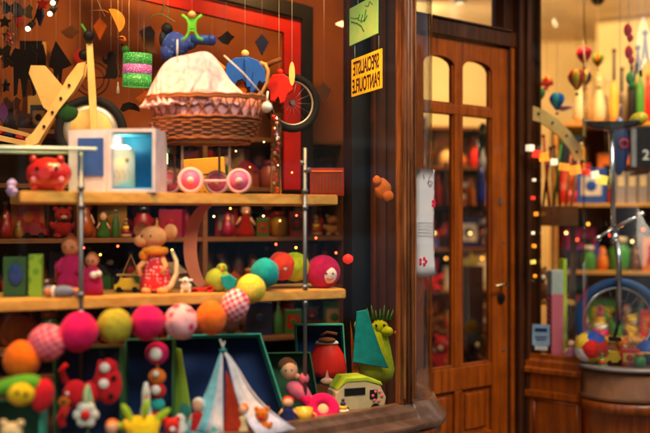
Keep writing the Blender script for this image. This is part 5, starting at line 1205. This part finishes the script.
lg = mat('lime_plush', (.5, .6, .01), .9, kind='cloth')
mb = t.mb(); mb.lathe((2, 4, 0), [(16, 0), (19, 12), (15, 34), (11, 50), (6, 56)], 20, (1, .7)); mb.ball((6, 4, 54), (9, 8, 8), 16); mb.ball((-14, 2, 56), (6, 6, 7), 12); mb.ball((13, -3, 51), (6, 6, 5), 12); t.part('body', mb, lg)
mb = t.mb(); mb.prism([(-22, 22), (14, 16), (6, 34), (-8, 74), (-18, 72)], -15, -12, bev=1); t.part('wing', mb, mat('teal_plush', 0))
mb = t.mb(); mb.prism([(-24, 62), (-20, 40), (-16, 24), (-14, 0), (-22, 0)], -6, -2, bev=1); mb.ball((22, -6, 50), 2.2, 8); t.part('belly', mb, cm('orange'))
mb = t.mb()
for k in range(7): mb.cyl((-4 + k * 3.4, 2, 62), (-7 + k * 4.4, 2, 74 + 3 * math.sin(k * 2)), 1.4, .3, 6)
t.part('spikes', mb, cm('green'))
for x in (2, 10):
    mb = t.mb(); mb.ball((x, -3.6, 57), 1.2, 8); t.part('eye', mb, blackM)
goods('jar', 'yellow', 419, zpy(3.98, .6), 3.98, 14, 30, 'yellow green jar standing behind the foot of the curved glass', qq, c2='green') if False else None

# ------------------------------------------------------------------ shelves seen through the door
place2, z2 = bookcase('tall dark bookcase of toys seen through the door panes', 400, 6.3, 512, 6.5, 126, 420, (128, 168, 206, 250, 292, 332, 372), depth=.3, uprights=())
G2 = 'goods on the bookcase behind the door'
DC = ['brown', 'red', 'navy', 'orange', 'brown', 'cream', 'black', 'blue', 'yellow']
for r_, (a_, b_, h0, h1, kinds, wh) in enumerate(((402, 432, 8, 14, ['box', 'jar'], 'bookcase top behind the door'), (402, 508, 18, 34, ['bottle', 'jar', 'doll', 'cone'], 'top row behind the door'), (402, 508, 16, 32, ['bottle', 'doll', 'box', 'jar'], 'second row behind the door'),
        (402, 508, 16, 34, ['box', 'jar', 'bear', 'bottle', 'doll'], 'third row behind the door'), (402, 508, 16, 36, ['bear', 'doll', 'box', 'nest'], 'fourth row behind the door'), (402, 508, 16, 34, ['bear', 'jar', 'box', 'house'], 'fifth row behind the door'), (402, 508, 16, 34, ['bear', 'box', 'ball'], 'bottom row behind the door'))):
    row(place2, r_, a_, b_, h0, h1, kinds, DC, wh, 40 + r_, group=G2)
# items standing close behind the door glass
t = Thing('blue_vase', 'tall cobalt blue glass vase behind the right door pane', 'vase', 481, 206, 5.5)
mb = t.mb(); mb.lathe((0, 0, 0), [(4, 0), (5.5, 8), (5, 20), (2.5, 30), (3, 40), (2.6, 40), (2, 30)], 20); t.part('body', mb, mat('cobalt_glaze', (.005, .03, .35), .15, kind='paint', coat=.6))
mb = t.mb(); mb.cyl((0, 0, 30), (-2, 0, 66), 1.8, 2.8, 10); mb.cyl((2, 0, 30), (4, 0, 58), 1.2, 2, 10); t.part('brush', mb, cm('white', 'paint'))
t = Thing('dark_puppet', 'dark marionette with spread arms hanging behind the right door pane', 'puppet', 483, 136, 5.4)
mb = t.mb(); mb.ball((0, 0, 8), (4, 3, 5), 14, bump=.05); mb.ball((0, 0, -4), (5, 3, 8), 14); mb.tube([(-4, 0, 2), (-9, 0, 6), (-12, 0, 0)], 1.6, 7); mb.tube([(4, 0, 2), (8, 0, -4), (9, 0, -10)], 1.6, 7); mb.tube([(-2, 0, -10), (-4, 0, -22)], 1.6, 7); mb.tube([(2, 0, -10), (4, 0, -22)], 1.6, 7); t.part('body', mb, blackM); hang(t, 0, 0, 12, 90)
for k, (px, c, h, lab) in enumerate(((438, 'red', 34, 'red glass bottle behind the left door pane'), (446, 'brown', 44, 'tall brown bottle behind the left door pane'), (451, 'cream', 28, 'cream flask beside the brown bottle behind the left pane'), (470, 'orange', 30, 'orange bottle left of the blue vase behind the door'))):
    goods('bottle', c, px, 206, 5.6, 8, h, lab, qq, c2='black')
t = Thing('door_shelf', 'dark display shelf standing close behind the door glass', 'shelf', 470, 209, 5.6)
mb = t.mb(); mb.box((0, 0, 1), (100, 24, 4)); t.part('board', mb, woodDark)
for x in (-48, 48):
    mb = t.mb(); mb.cyl((x, 0, -205), (x, 0, -1), 1.6); t.part('leg', mb, blackM)
solo('gold_disc', 'bright yellow toy boat lit on the middle row behind the door', 'toy boat', 470, 264, 5.7, lambda m: (m.prism([(-9, 3), (9, 3), (6, -1), (-6, -1)], -3, 3), m.prism([(0, 4), (0, 14), (7, 4)], -.5, .5)), cm('yellow', 'paint'))
solo('standing_plinth', 'dark plinth carrying a toy boat behind the door', 'plinth', 470, 265, 5.7, lambda m: m.box((0, 0, -100), (24, 16, 198)), woodDark)
fairy('gold fairy lights glinting in the dark shop behind the door', [(434 + k * 6, 232 + 12 * math.sin(k * 2.1) + (k % 3) * 18, 5.9) for k in range(0, 12, 2)], ['gold', 'orange', 'red'], r=1.1, em=4)
t = Thing('orange_jacket_rack', 'rust red stuffed animals piled low behind the left door pane', 'plush toys', 447, 372, 5.3)
# ------------------------------------------------------------------ right corner window
place3, z3 = bookcase('pine bookcase of toys in the corner window right of the door', 556, 5.62, 672, 5.5, 122, 420, (124, 205, 273, 340, 400), depth=.3, boardm=woodM)
G3 = 'goods on the corner window bookcase'
RC = ['red', 'orange', 'navy', 'blue', 'brown', 'green', 'white', 'yellow', 'magenta']
row(place3, 2, 562, 664, 18, 34, ['bottle', 'doll', 'jar', 'box', 'bear', 'nest'], RC, 'row above the tyre in the corner window', 61, group=G3, gap=.5)
row(place3, 3, 562, 664, 18, 34, ['jar', 'box', 'bear', 'cone', 'doll'], RC, 'row behind the tyre in the corner window', 62, group=G3, gap=.5)
row(place3, 4, 560, 664, 22, 40, ['box', 'bear', 'jar'], RC, 'lowest row in the corner window', 63, group=G3)
row(place3, 1, 562, 612, 16, 38, ['jar', 'box', 'doll', 'cup'], ['red', 'blue', 'brown', 'black', 'orange'], 'row left of the grey binders', 64, group=G3, gap=.5)
for k, px in enumerate((621, 632, 643, 654)):
    Y, py = place3(px, 1, .05)
    t = Thing('binder', ['grey binder nearest the silver post', 'second grey binder from the silver post', 'third grey binder from the silver post', 'grey binder at the right edge of the picture'][k], 'binder', px, py, Y, group='grey binders on the corner shelf')
    mb = t.mb(); mb.box((0, 12, 17), (9.6, 24, 34), bev=.4); t.part('cover', mb, mat('binder_grey', (.32, .27, .25), .6, kind='paint')); mb = t.mb(); mb.box((0, -.4, 22), (6, .5, 10)); t.part('label_strip', mb, cm('cream', 'paint'))
# pins, clubs on top of the bookcase
def pin(lab, px, h, w_, c, band, back=.06, py_=None, Yo=None):
    Y, py = place3(px, 0, back)
    t = Thing('skittle', lab, 'skittle', px, py, Y)
    hw = w_ / 2; mb = t.mb(); mb.lathe((0, 0, 0), [(hw * .55, 0), (hw * .9, h * .12), (hw, h * .3), (hw * .8, h * .5), (hw * .38, h * .7), (hw * .36, h * .78), (hw * .55, h * .88), (hw * .45, h * .97), (.1, h)], 22); t.part('body', mb, mat(c + '_pin', COL[c] if c != 'ivory' else (.8, .68, .42), .35, kind='paint', coat=.3))
    if band: mb = t.mb(); mb.lathe((0, 0, 0), [(hw * .4, h * .71), (hw * .4, h * .76)], 20); mb.ball((-hw * .3, -hw * .42, h * .88), hw * .08, 8); t.part('neck_band', mb, cm(band, 'paint'))
COL['ivory'] = (.8, .68, .42)
pin('tall ivory skittle with a red neck band, left of two', 579, 54, 13, 'ivory', 'red'); pin('slim ivory skittle with a black neck band, right of two', 599, 48, 13, 'ivory', 'black'); pin('plain cream skittle standing between the two ivory ones', 589, 60, 9, 'cream', None, .16); pin('plain ivory skittle without a band behind the green balloon', 607, 50, 9, 'ivory', None, .2)
def club(lab, px, h, c, hc, back=.08):
    Y, py = place3(px, 0, back); t = Thing('juggling_club', lab, 'juggling club', px, py, Y)
    mb = t.mb(); mb.lathe((0, 0, 0), [(2.5, 0), (4.4, h * .12), (4.8, h * .28), (3.2, h * .5), (1.5, h * .56)], 18); t.part('body', mb, mat(c + '_pin', COL[c], .35, kind='paint', coat=.3))
    mb = t.mb(); mb.cyl((0, 0, h * .55), (0, 0, h * .93), 1.5, 1.3, 10); mb.ball((0, 0, h * .96), (2.4, 2.4, 2), 12); t.part('handle', mb, cm(hc, 'paint'))
club('yellow juggling club with a black handle and knob', 614, 76, 'yellow', 'black'); club('cream juggling club with a black handle', 622, 58, 'cream', 'black', .16)
for k, (px, c, h, lab) in enumerate(((640, 'green', 56, 'tall dark green bottle at the right edge'), (648, 'red', 50, 'red bottle at the right edge next to the green one'), (656, 'black', 66, 'tall black bottle at the right edge'), (632, 'black', 62, 'black bottle left of the tall green one'))):
    Y, py = place3(px, 0, .05); goods('bottle', c, px, py, Y, 10, h, lab, qq, c2='yellow')
row(place3, 2, 562, 664, 30, 44, ['bottle', 'doll', 'box', 'bear'], RC, 'back row above the tyre, corner window', 71, group=G3, gap=.3, back=.2)
row(place3, 3, 562, 664, 30, 44, ['jar', 'box', 'bottle', 'doll'], RC, 'back row behind the tyre, corner window', 72, group=G3, gap=.3, back=.2)
row(place3, 1, 562, 612, 30, 50, ['bottle', 'box', 'book'], ['red', 'blue', 'brown', 'orange'], 'back row beside the grey binders', 73, group=G3, gap=.3, back=.2)
row(place3, 0, 626, 668, 34, 56, ['bottle', 'jar', 'cone'], ['red', 'green', 'black', 'yellow', 'navy'], 'back of the top board, corner window', 74, group=G3, gap=.3, back=.2)
row(place2, 1, 402, 508, 26, 40, ['box', 'bottle', 'book'], ['orange', 'red', 'yellow', 'blue'], 'back top row behind door', 75, gap=.3, back=.2, group=G2)
row(place2, 2, 402, 508, 26, 40, ['box', 'bottle', 'doll'], ['orange', 'red', 'yellow', 'blue'], 'back second row behind door', 76, gap=.3, back=.2, group=G2)
row(place2, 3, 402, 508, 26, 40, ['box', 'bottle', 'bear'], ['orange', 'red', 'yellow', 'blue'], 'back third row behind door', 77, gap=.3, back=.2, group=G2)
row(place2, 5, 402, 508, 26, 40, ['box', 'bear', 'jar'], ['orange', 'red', 'yellow', 'cream'], 'back fifth row behind door', 78, gap=.3, back=.2, group=G2)
fairy('tiny warm fairy lights between the toys of the corner window', [(566 + k * 11, 232 + 9 * math.sin(k * 2.3), 5.45) for k in range(8)], ['gold', 'red', 'orange'], r=1.2, em=4)
for k, (px, py, nm, c, lab) in enumerate(((70, 34, 'rocking_bird', 'brown', 'brown wooden bird hanging above the plywood frame'), (100, 28, 'kite', 'orange', 'dull orange wooden kite hanging left of the half moon'), (212, 66, 'kite', 'brown', 'brown wooden kite hanging between blue puppet and blue figure'),
        (226, 40, 'rocking_bird', 'black', 'black wooden bird hanging high right of the blue puppet'), (262, 44, 'kite', 'navy', 'dark blue wooden kite hanging above the blue figure'), (144, 100, 'rocking_bird', 'orange', 'orange wooden bird hanging low beside the pram basket'), (80, 58, 'kite', 'red', 'dark red wooden kite hanging behind the steering post'), (324, 92, 'kite', 'brown', 'brown wooden kite hanging between tyre and yellow sign'))):
    o_ = [(-9, 2), (-3, 5), (2, 9), (5, 5), (9, 3), (5, 0), (2, -5), (-4, -3)] if nm == 'rocking_bird' else [(0, 10), (7, 2), (0, -12), (-7, 2)]
    silh('wooden_' + nm.split('_')[-1], lab, 'pendant', px, py, 4.45, o_, m=mat(c + '_dark_paint', tuple(x * .6 for x in COL[c]), .5), rot=(0, 0, 12 * (-1) ** k), cord=(0, 8, 200))
# hanging balloons
def balloon(lab, px, py, Y, r, c1, c2):
    t = Thing('paper_balloon', lab, 'balloon', px, py, Y)
    for k in range(8):
        mb = t.mb(); a0 = k * math.pi / 4; pr = [(0.01, -r * 1.45), (r * .3, -r * 1.15), (r * .82, -r * .4), (r, .15 * r), (r * .8, r * .7), (r * .4, r * .95), (.01, r)]
        rings = []
        for j in range(5):
            a = a0 + j * math.pi / 16; bul = 1 + .06 * math.sin(j * math.pi / 4)
            rings.append([mb.b.verts.new((math.cos(a) * x * bul, math.sin(a) * x * bul, z)) for x, z in pr])
        for j in range(4):
            for i in range(len(pr) - 1):
                f = mb.b.faces.new((rings[j][i], rings[j][i + 1], rings[j + 1][i + 1], rings[j + 1][i])); f.smooth = True
        t.part('gore', mb, cm((c1, c2)[k % 2], 'paint'))
    mb = t.mb(); mb.lathe((0, 0, -r * 1.95), [(r * .18, 0), (r * .22, r * .28)], 10); t.part('basket', mb, cm('brown', 'paint'))
    mb = t.mb(); mb.cyl((-r * .15, 0, -r * 1.7), (-r * .3, 0, -r * 1.1), .2, n=4); mb.cyl((r * .15, 0, -r * 1.7), (r * .3, 0, -r * 1.1), .2, n=4); mb.cyl((0, 0, r), (0, 0, 260), .14, n=4); t.part('cord', mb, string)
for a in (('tiny red paper balloon at the left by the door frame', 534, 68, 5.0, 5, 'red', 'orange'), ('red paper balloon hanging highest of the group', 584, 54, 5.1, 7.5, 'red', 'magenta'), ('red and yellow striped paper balloon below the highest one', 577, 78, 4.95, 9, 'red', 'yellow'),
          ('dark green paper balloon right of the red one', 598, 59, 5.25, 6, 'green', 'orange'), ('bright blue paper balloon hanging lowest', 557, 100, 4.95, 7.5, 'blue', 'teal'), ('small dark green balloon left of the blue one', 539, 94, 5.0, 6, 'green', 'navy'),
          ('small yellow and red balloon above the red bench', 547, 81, 5.1, 5, 'yellow', 'red'), ('navy and yellow balloon tucked behind the striped one', 586, 77, 5.2, 6.5, 'navy', 'yellow')):
    balloon(*a)
# red bench, curved bike and rods on the left side of the corner window
Yr = 5.05
t = Thing('toy_crane', 'small red wooden crane frame beside the door frame under the balloons', 'toy', 540, 124, Yr, rot=(0, 0, 8))
mb = t.mb(); mb.box((-9, 0, 22), (3, 5, 40), bev=.4); mb.box((1, 0, 40), (24, 6, 4), rot=(0, -4, 0), bev=.4); mb.prism([(-8, 26), (-4, 26), (10, 38), (6, 38)], -2, 2); t.part('frame', mb, mat('signal_red', 0))
t = Thing('plywood_arm', 'long curved yellow plywood arm arching down from the red frame', 'toy', 558, 132, 4.9)
o1 = [(-26, 26), (-14, 22), (0, 12), (12, 0), (22, -14), (26, -28)]; o2 = [(16, -29), (12, -17), (2, -6), (-8, 3), (-18, 10), (-28, 12)]
mb = t.mb(); mb.prism(o1 + o2, -2, 2, bev=.5); t.part('arm', mb, woodL)
for x, z in ((-20, 18), (-6, 9), (8, -4), (18, -20)): t.part('bolt', t.mb().cyl((x, -2, z), (x, -3, z), 1.3, n=10), blackM)
solo('pink_saucer', 'small pink wooden saucer above the curved plywood arm', 'toy', 563, 111, 5.05, lambda m: m.lathe((0, 0, 0), [(2, 0), (9, 3), (9.5, 4), (1, 3)], 20), cm('pink', 'paint'))
for k, (px, h, c, tl) in enumerate(((532, 62, 'brown', 3), (537, 74, 'cream', -4), (543, 58, 'black', 6), (549, 70, 'red', -6), (554, 64, 'green', 5), (560, 60, 'brown', -7), (566, 54, 'orange', 4), (571, 62, 'cream', 8))):
    solo('wooden_stick', CNAME.get(c, c) + ' wooden toy stick leaning, ' + ['first', 'second', 'third', 'fourth', 'fifth', 'sixth', 'seventh', 'eighth'][k] + ' right of the door frame', 'stick', px, 206, 5.15, lambda m, h=h: (m.cyl((0, 0, 0), (0, 0, h), 1.5, 1.1, 8), m.ball((0, 0, h), 2, 8)), cm(c, 'paint'), rot=(6, tl, 0), group='wooden sticks in the corner window')
t = Thing('stick_stand', 'low dark wooden stand holding the sticks beside the door frame', 'stand', 551, 226, 5.15); mb = t.mb(); mb.box((0, 0, 10), (50, 16, 20), bev=.5); t.part('crate', mb, cm('brown', 'paint'))
for x in (-22, 22):
    mb = t.mb(); mb.box((x, 0, -63), (3, 12, 126)); t.part('leg', mb, woodDark)
for k, (px, py, c, w_, h, lab) in enumerate(((541, 262, 'brown', 16, 34, 'brown bear on the low table beside the door frame'), (556, 262, 'orange', 12, 24, 'orange doll on the low table beside the door frame'))):
    goods(['bear', 'doll'][k], c, px, 300, 5.1, w_, h, lab, qq)
t = Thing('low_table', 'low brown table behind the small blue card in the corner window', 'table', 550, 360, 5.12); mb = t.mb(); mb.box((0, 0, 58), (44, 20, 4)); t.part('top', mb, woodM)
for x in (-19, 19):
    mb = t.mb(); mb.box((x, 0, 28), (3, 3, 56)); t.part('leg', mb, woodDark)
# cube lantern garland
g1 = [(530, 148), (537, 154), (544, 157), (554, 162), (564, 167), (575, 170), (586, 172), (595, 175), (602, 180)]
g1c = ['white', 'red', 'orange', 'white', 'orange', 'orange', 'red', 'white', 'yellow']
g2 = [(534, 180), (533, 198), (536, 214), (533, 233), (534, 246), (533, 262), (535, 276)]
g2c = ['white', 'red', 'orange', 'white', 'orange', 'yellow', 'orange']
for pts, cs, lab in ((g1, g1c, 'garland of glowing coloured cube lights sloping below the plywood arm'), (g2, g2c, 'garland of glowing cube lights falling beside the door frame')):
    t = Thing('cube_light_garland', lab, 'fairy lights', 0, 0, F, loc=(0, 0, 0))
    mb = MB(); mb.tube([P(a_, b_ - 5, 4.82) for a_, b_ in pts], .0016, 5); t.part('wire', mb, blackM)
    for k, ((a_, b_), c) in enumerate(zip(pts, cs)):
        p_ = P(a_, b_, 4.82); rr = (.0105 + .002 * (k % 3)) * (3.2 if len(pts) == 9 else 1.5)
        mb = MB(); mb.box(p_, (rr, rr, rr), rot=(5 * math.sin(k * 2), 12 * math.sin(k * 3), 30 + 20 * k), bev=.002)
        t.part('shade', mb, mat('cube_' + c, {'white': (.9, .75, .5), 'red': (.9, .04, .02), 'orange': (.95, .3, .02), 'yellow': (.95, .65, .1)}[c], .5, kind='paint', emit=.55))
# unicycle
Yq = 4.78
t = Thing('unicycle', 'silver unicycle with black saddle, yellow bumper and blue tyre', 'unicycle', 611, 362, Yq, rot=(0, 0, -14))
t.o.rotation_euler = (0, R(1.5), R(-14))
mb = t.mb(); mb.ring((6, 0, 42), 38, 4.6, n=48); wl = t.part('wheel', mb, mat('blue_tyre', (.01, .07, .22), .5, kind=''))
mb = t.mb(); mb.ring((6, 0, 42), 32.5, 1.8, n=44, m=8); t.part('rim', mb, chrome, wl)
mb = t.mb()
for k in range(20):
    a = 2 * math.pi * k / 20; mb.cyl((6, 3 * (-1) ** k, 42), (6 + 32 * math.cos(a), 0, 42 + 32 * math.sin(a)), .3, n=4)
mb.cyl((6, -7, 42), (6, 7, 42), 4.5); t.part('spokes', mb, steel, wl)
mb = t.mb(); mb.tube([(6, -8, 42), (5, -8, 100), (2, -5, 122)], 2.4, 10); mb.tube([(6, 8, 42), (5, 8, 100), (2, 5, 122)], 2.4, 10); mb.cyl((2, 0, 118), (-1, 0, 130), 4, 3.6); t.part('fork', mb, chrome)
mb = t.mb(); mb.cyl((-1, 0, 128), (-6, 0, 236), 2.5, n=16); t.part('seat_post', mb, chrome)
mb = t.mb(); mb.ring((-1, 0, 133), 3.8, 1.8, 'Z', 18, 8); mb.cyl((-1, -4, 134), (-16, -6, 124), 1.4); mb.cyl((-1, -4, 134), (24, -6, 148), 1.6); mb.cyl((20, -6, 146), (27, -6, 150), 2.4); mb.cyl((-14, -6, 125), (-19, -6, 122), 2.2); t.part('clamp', mb, chrome)
mb = t.mb(); mb.prism([(-34, 237), (-22, 233), (-6, 231), (12, 234), (22, 238), (20, 243), (8, 240), (-8, 238), (-24, 240), (-34, 243)], -7, 7, bev=2); t.part('saddle', mb, mat('saddle_black', (.02, .018, .02), .35, kind='', coat=.5))
mb = t.mb(); mb.ball((20, 0, 243), (9, 7, 6.5), 16, rot=(0, -20, 0)); t.part('bumper', mb, mat('bumper_yellow', (.85, .65, .01), .35, kind='paint', coat=.4))
mb = t.mb(); mb.cyl((6, -8, 42), (2, -10, 26), 1.5, n=8); mb.box((2, -15, 25), (12, 9, 3), bev=.8); mb.cyl((6, 8, 42), (10, 10, 58), 1.5, n=8); mb.box((10, 15, 59), (12, 9, 3), bev=.8); t.part('pedal', mb, blackM)
# bundle of blue tube next to post
t = Thing('blue_bag', 'dark blue shiny bag with a red printed ring hanging behind the unicycle post', 'bag', 621, 170, 5.05)
mb = t.mb(); mb.ball((0, 3, 24), (9, 5, 28), 18, bump=.06); mb.cyl((0, 3, 50), (0, 3, 66), 1, n=6); mb.cyl((0, 3, 66), (0, 3, 250), .3, n=5); t.part('bag', mb, mat('shiny_navy', (.01, .03, .14), .3, kind='paint', coat=.4)); mb = t.mb(); mb.ring((2, -2.6, 26), 4, .8, 'Y', 18, 6); t.part('printed_ring', mb, cm('red', 'paint'))
t = Thing('dark_game_box', 'black game box with a white number two at the right edge', 'box', 642, 168, 5.1)
mb = t.mb(); mb.box((4, 0, 20), (30, 10, 42), bev=.5); t.part('carton', mb, mat('game_black', (.02, .02, .025), .5)); fontmesh('2', 14 * t.u, cm('white', 'paint'), 'number', t.o, (2 * t.u, -5.3 * t.u, 8 * t.u), (0, 0, 0), mirror=False)
mb = t.mb(); mb.box((-10, -5.3, 20), (5, .6, 38)); t.part('stripe', mb, cm('grey', 'paint'))
t = Thing('box_ledge', 'short wooden ledge carrying the black game box', 'shelf', 642, 172, 5.1); mb = t.mb(); mb.box((6, 0, 2), (44, 12, 3.6)); t.part('board', mb, woodDark); mb = t.mb(); mb.box((6, 26, 0), (3, 50, 3)); t.part('bracket', mb, blackM)
# top right hanging bits
for k, (px, py, c, lab) in enumerate(((628, 30, 'red', 'red and white paper ornament, uppermost at the right edge'), (629, 52, 'red', 'red paper ornament second from the top at the right edge'), (630, 78, 'green', 'green paper ornament below the red ones at the right edge'), (645, 45, 'black', 'black tassel hanging at the top right corner'), (638, 60, 'black', 'black tassel just left of the corner tassel'))):
    t = Thing('paper_ornament', lab, 'ornament', px, py, 4.9 + .02 * k)
    mb = t.mb()
    if c == 'black':
        for j in range(9): mb.cyl((0, 0, 12), (4 * math.sin(j * 2.1), 3 * math.cos(j), -14 - j % 3 * 3), .9, .5, 6)
        mb.ball((0, 0, 12), (3, 3, 3), 10)
    else:
        mb.ball((0, 0, 0), (4.5, 3, 6), 12, bump=.1); mb.ball((2, -1, -8), (3.4, 2.4, 4), 12, bump=.1)
    t.part('body', mb, cm(c)); mb = t.mb(); mb.cyl((0, 0, 4), (0, 0, 200), .2, n=5); t.part('cord', mb, string)
# bottom of corner window
mb = MB(); mb.poly_z([(1.12, 4.93), (1.355, 4.74), (1.40, 4.66), (1.46, 4.61), (1.53, 4.575), (1.60, 4.565), (1.70, 4.585), (1.83, 4.67), (2.3, 5.0), (2.3, 5.5), (1.12, 5.5)], .5, .565)
struct('corner_display_floor', mb, mat('display_floor_paint'))
def czp(Y): return 220 + (CAMZ - .566) / Y * F
t = Thing('checkered_tube_box', 'tall pink checkered gift box with a white top and green stripe', 'box', 555, czp(4.92), 4.92, rot=(0, 0, 12))
mb = t.mb(); mb.box((0, 0, 32), (13, 12, 64), bev=.5); t.part('carton', mb, mat('pink_check_card', (.75, .25, .28), .6, kind='gingham', scale=22, col2=(.6, .03, .1)))
mb = t.mb(); mb.box((0, 0, 76), (12.6, 11.6, 24), bev=.5); t.part('lid', mb, mat('pale_grey_card', (.5, .55, .5), .6, kind='paint')); mb = t.mb(); mb.box((9, 1, 50), (4, 10, 98), bev=.3); t.part('stripe', mb, cm('lime', 'paint'))
t = Thing('blue_card', 'small pale blue card with dark printed lines standing in the corner window', 'card', 541, 345, 4.86, rot=(-4, 0, -20))
mb = t.mb(); mb.box((0, 0, 10), (17, .8, 21)); t.part('card', mb, mat('pale_blue_card', (.3, .45, .62), .6, kind='paint'))
mb = t.mb(); mb.box((0, -.6, 15), (12, .4, 3.5)); t.part('heading', mb, cm('navy', 'paint')); mb = t.mb(); mb.box((0, -.6, 8), (12, .4, 1)); mb.box((0, -.6, 5.4), (10, .4, 1)); t.part('printed_line', mb, cm('navy', 'paint'))
mb = t.mb(); mb.box((0, 3, -2), (12, 6, 6)); t.part('foot', mb, cm('white', 'paint'))
t = Thing('patchwork_ball', 'large patchwork ball of red, white, yellow and blue in the corner window', 'ball', 591, czp(4.70), 4.70, rot=(0, 0, 20))
pc = ['yellow', 'red', 'white', 'blue', 'green', 'white', 'orange', 'red', 'yellow', 'blue', 'white', 'green']
r0 = 17
ico = bmesh.new(); bmesh.ops.create_icosphere(ico, subdivisions=1, radius=1)
import itertools
gv = [v.co.copy() for v in ico.verts if True][:12]; ico.free()
bb = bmesh.new(); bmesh.ops.create_icosphere(bb, subdivisions=4, radius=r0)
cent = []
phi = (1 + 5 ** .5) / 2
for a_, b_ in itertools.product((-1, 1), (-phi, phi)): cent += [Vector((0, a_, b_)).normalized(), Vector((a_, b_, 0)).normalized(), Vector((b_, 0, a_)).normalized()]
grp = {k: [] for k in range(12)}
for f in bb.faces:
    c_ = f.calc_center_median().normalized(); grp[max(range(12), key=lambda k: c_.dot(cent[k]))].append([v.co.copy() for v in f.verts])
bb.free()
for k in range(12):
    mb = t.mb()
    for tri in grp[k]:
        f = mb.b.faces.new([mb.b.verts.new(v * (1 - .035 * (1 - max(0, v.normalized().dot(cent[k])) ** 2) * 3) + Vector((0, 0, r0))) for v in tri]); f.smooth = True
    bmesh.ops.remove_doubles(mb.b, verts=mb.b.verts, dist=.01)
    t.part('panel', mb, cm(pc[k]))
for (px, Y, knd, c, w_, h, c2, lab) in ((612, 4.68, 'car', 'yellow', 22, 14, 'red', 'yellow toy car beside the patchwork ball'), (630, 4.68, 'box', 'red', 18, 16, 'yellow', 'red toy box between yellow car and blue ball'), (648, 4.72, 'ball', 'blue', 24, 24, 'yellow', 'blue ball with yellow band at the right edge'),
        (622, 4.78, 'bear', 'orange', 18, 24, 'cream', 'orange bear behind the toys at the unicycle foot'), (571, 4.8, 'doll', 'pink', 16, 22, 'brown', 'pink doll between gift box and patchwork ball'), (602, 4.62, 'cone', 'green', 11, 14, 'red', 'small green and red stacking cone at the sill'), (640, 4.62, 'jar', 'green', 11, 14, 'orange', 'small green jar at the sill near the right edge')):
    goods(knd, c, px, czp(Y), Y, w_, h, lab, qq, c2=c2)
# rust plush pile behind the door
t0 = [o for o in bpy.data.objects if o.name.startswith('orange_jacket_rack')][0]; bpy.data.objects.remove(t0); LABELS.pop('rust red stuffed animals piled low behind the left door pane', None)
for k, (px, c, w_, h, lab) in enumerate(((442, 'red', 22, 40, 'large rust red bear low behind the left door pane'), (452, 'orange', 18, 30, 'orange bear sitting low behind the left door pane'), (474, 'black', 20, 44, 'large black bear low behind the right door pane'), (488, 'brown', 18, 40, 'large brown bear low behind the right door pane'))):
    goods('bear', c, px, 374, 5.35, w_, h, lab, qq, c2='cream')
t = Thing('bear_bench', 'low dark bench under the bears behind the door', 'bench', 465, 376, 5.36); mb = t.mb(); mb.box((0, 0, 0), (76, 20, 3)); t.part('seat', mb, woodDark)
for x in (-34, 34):
    mb = t.mb(); mb.box((x, 0, -32), (3, 16, 62)); t.part('leg', mb, woodDark)
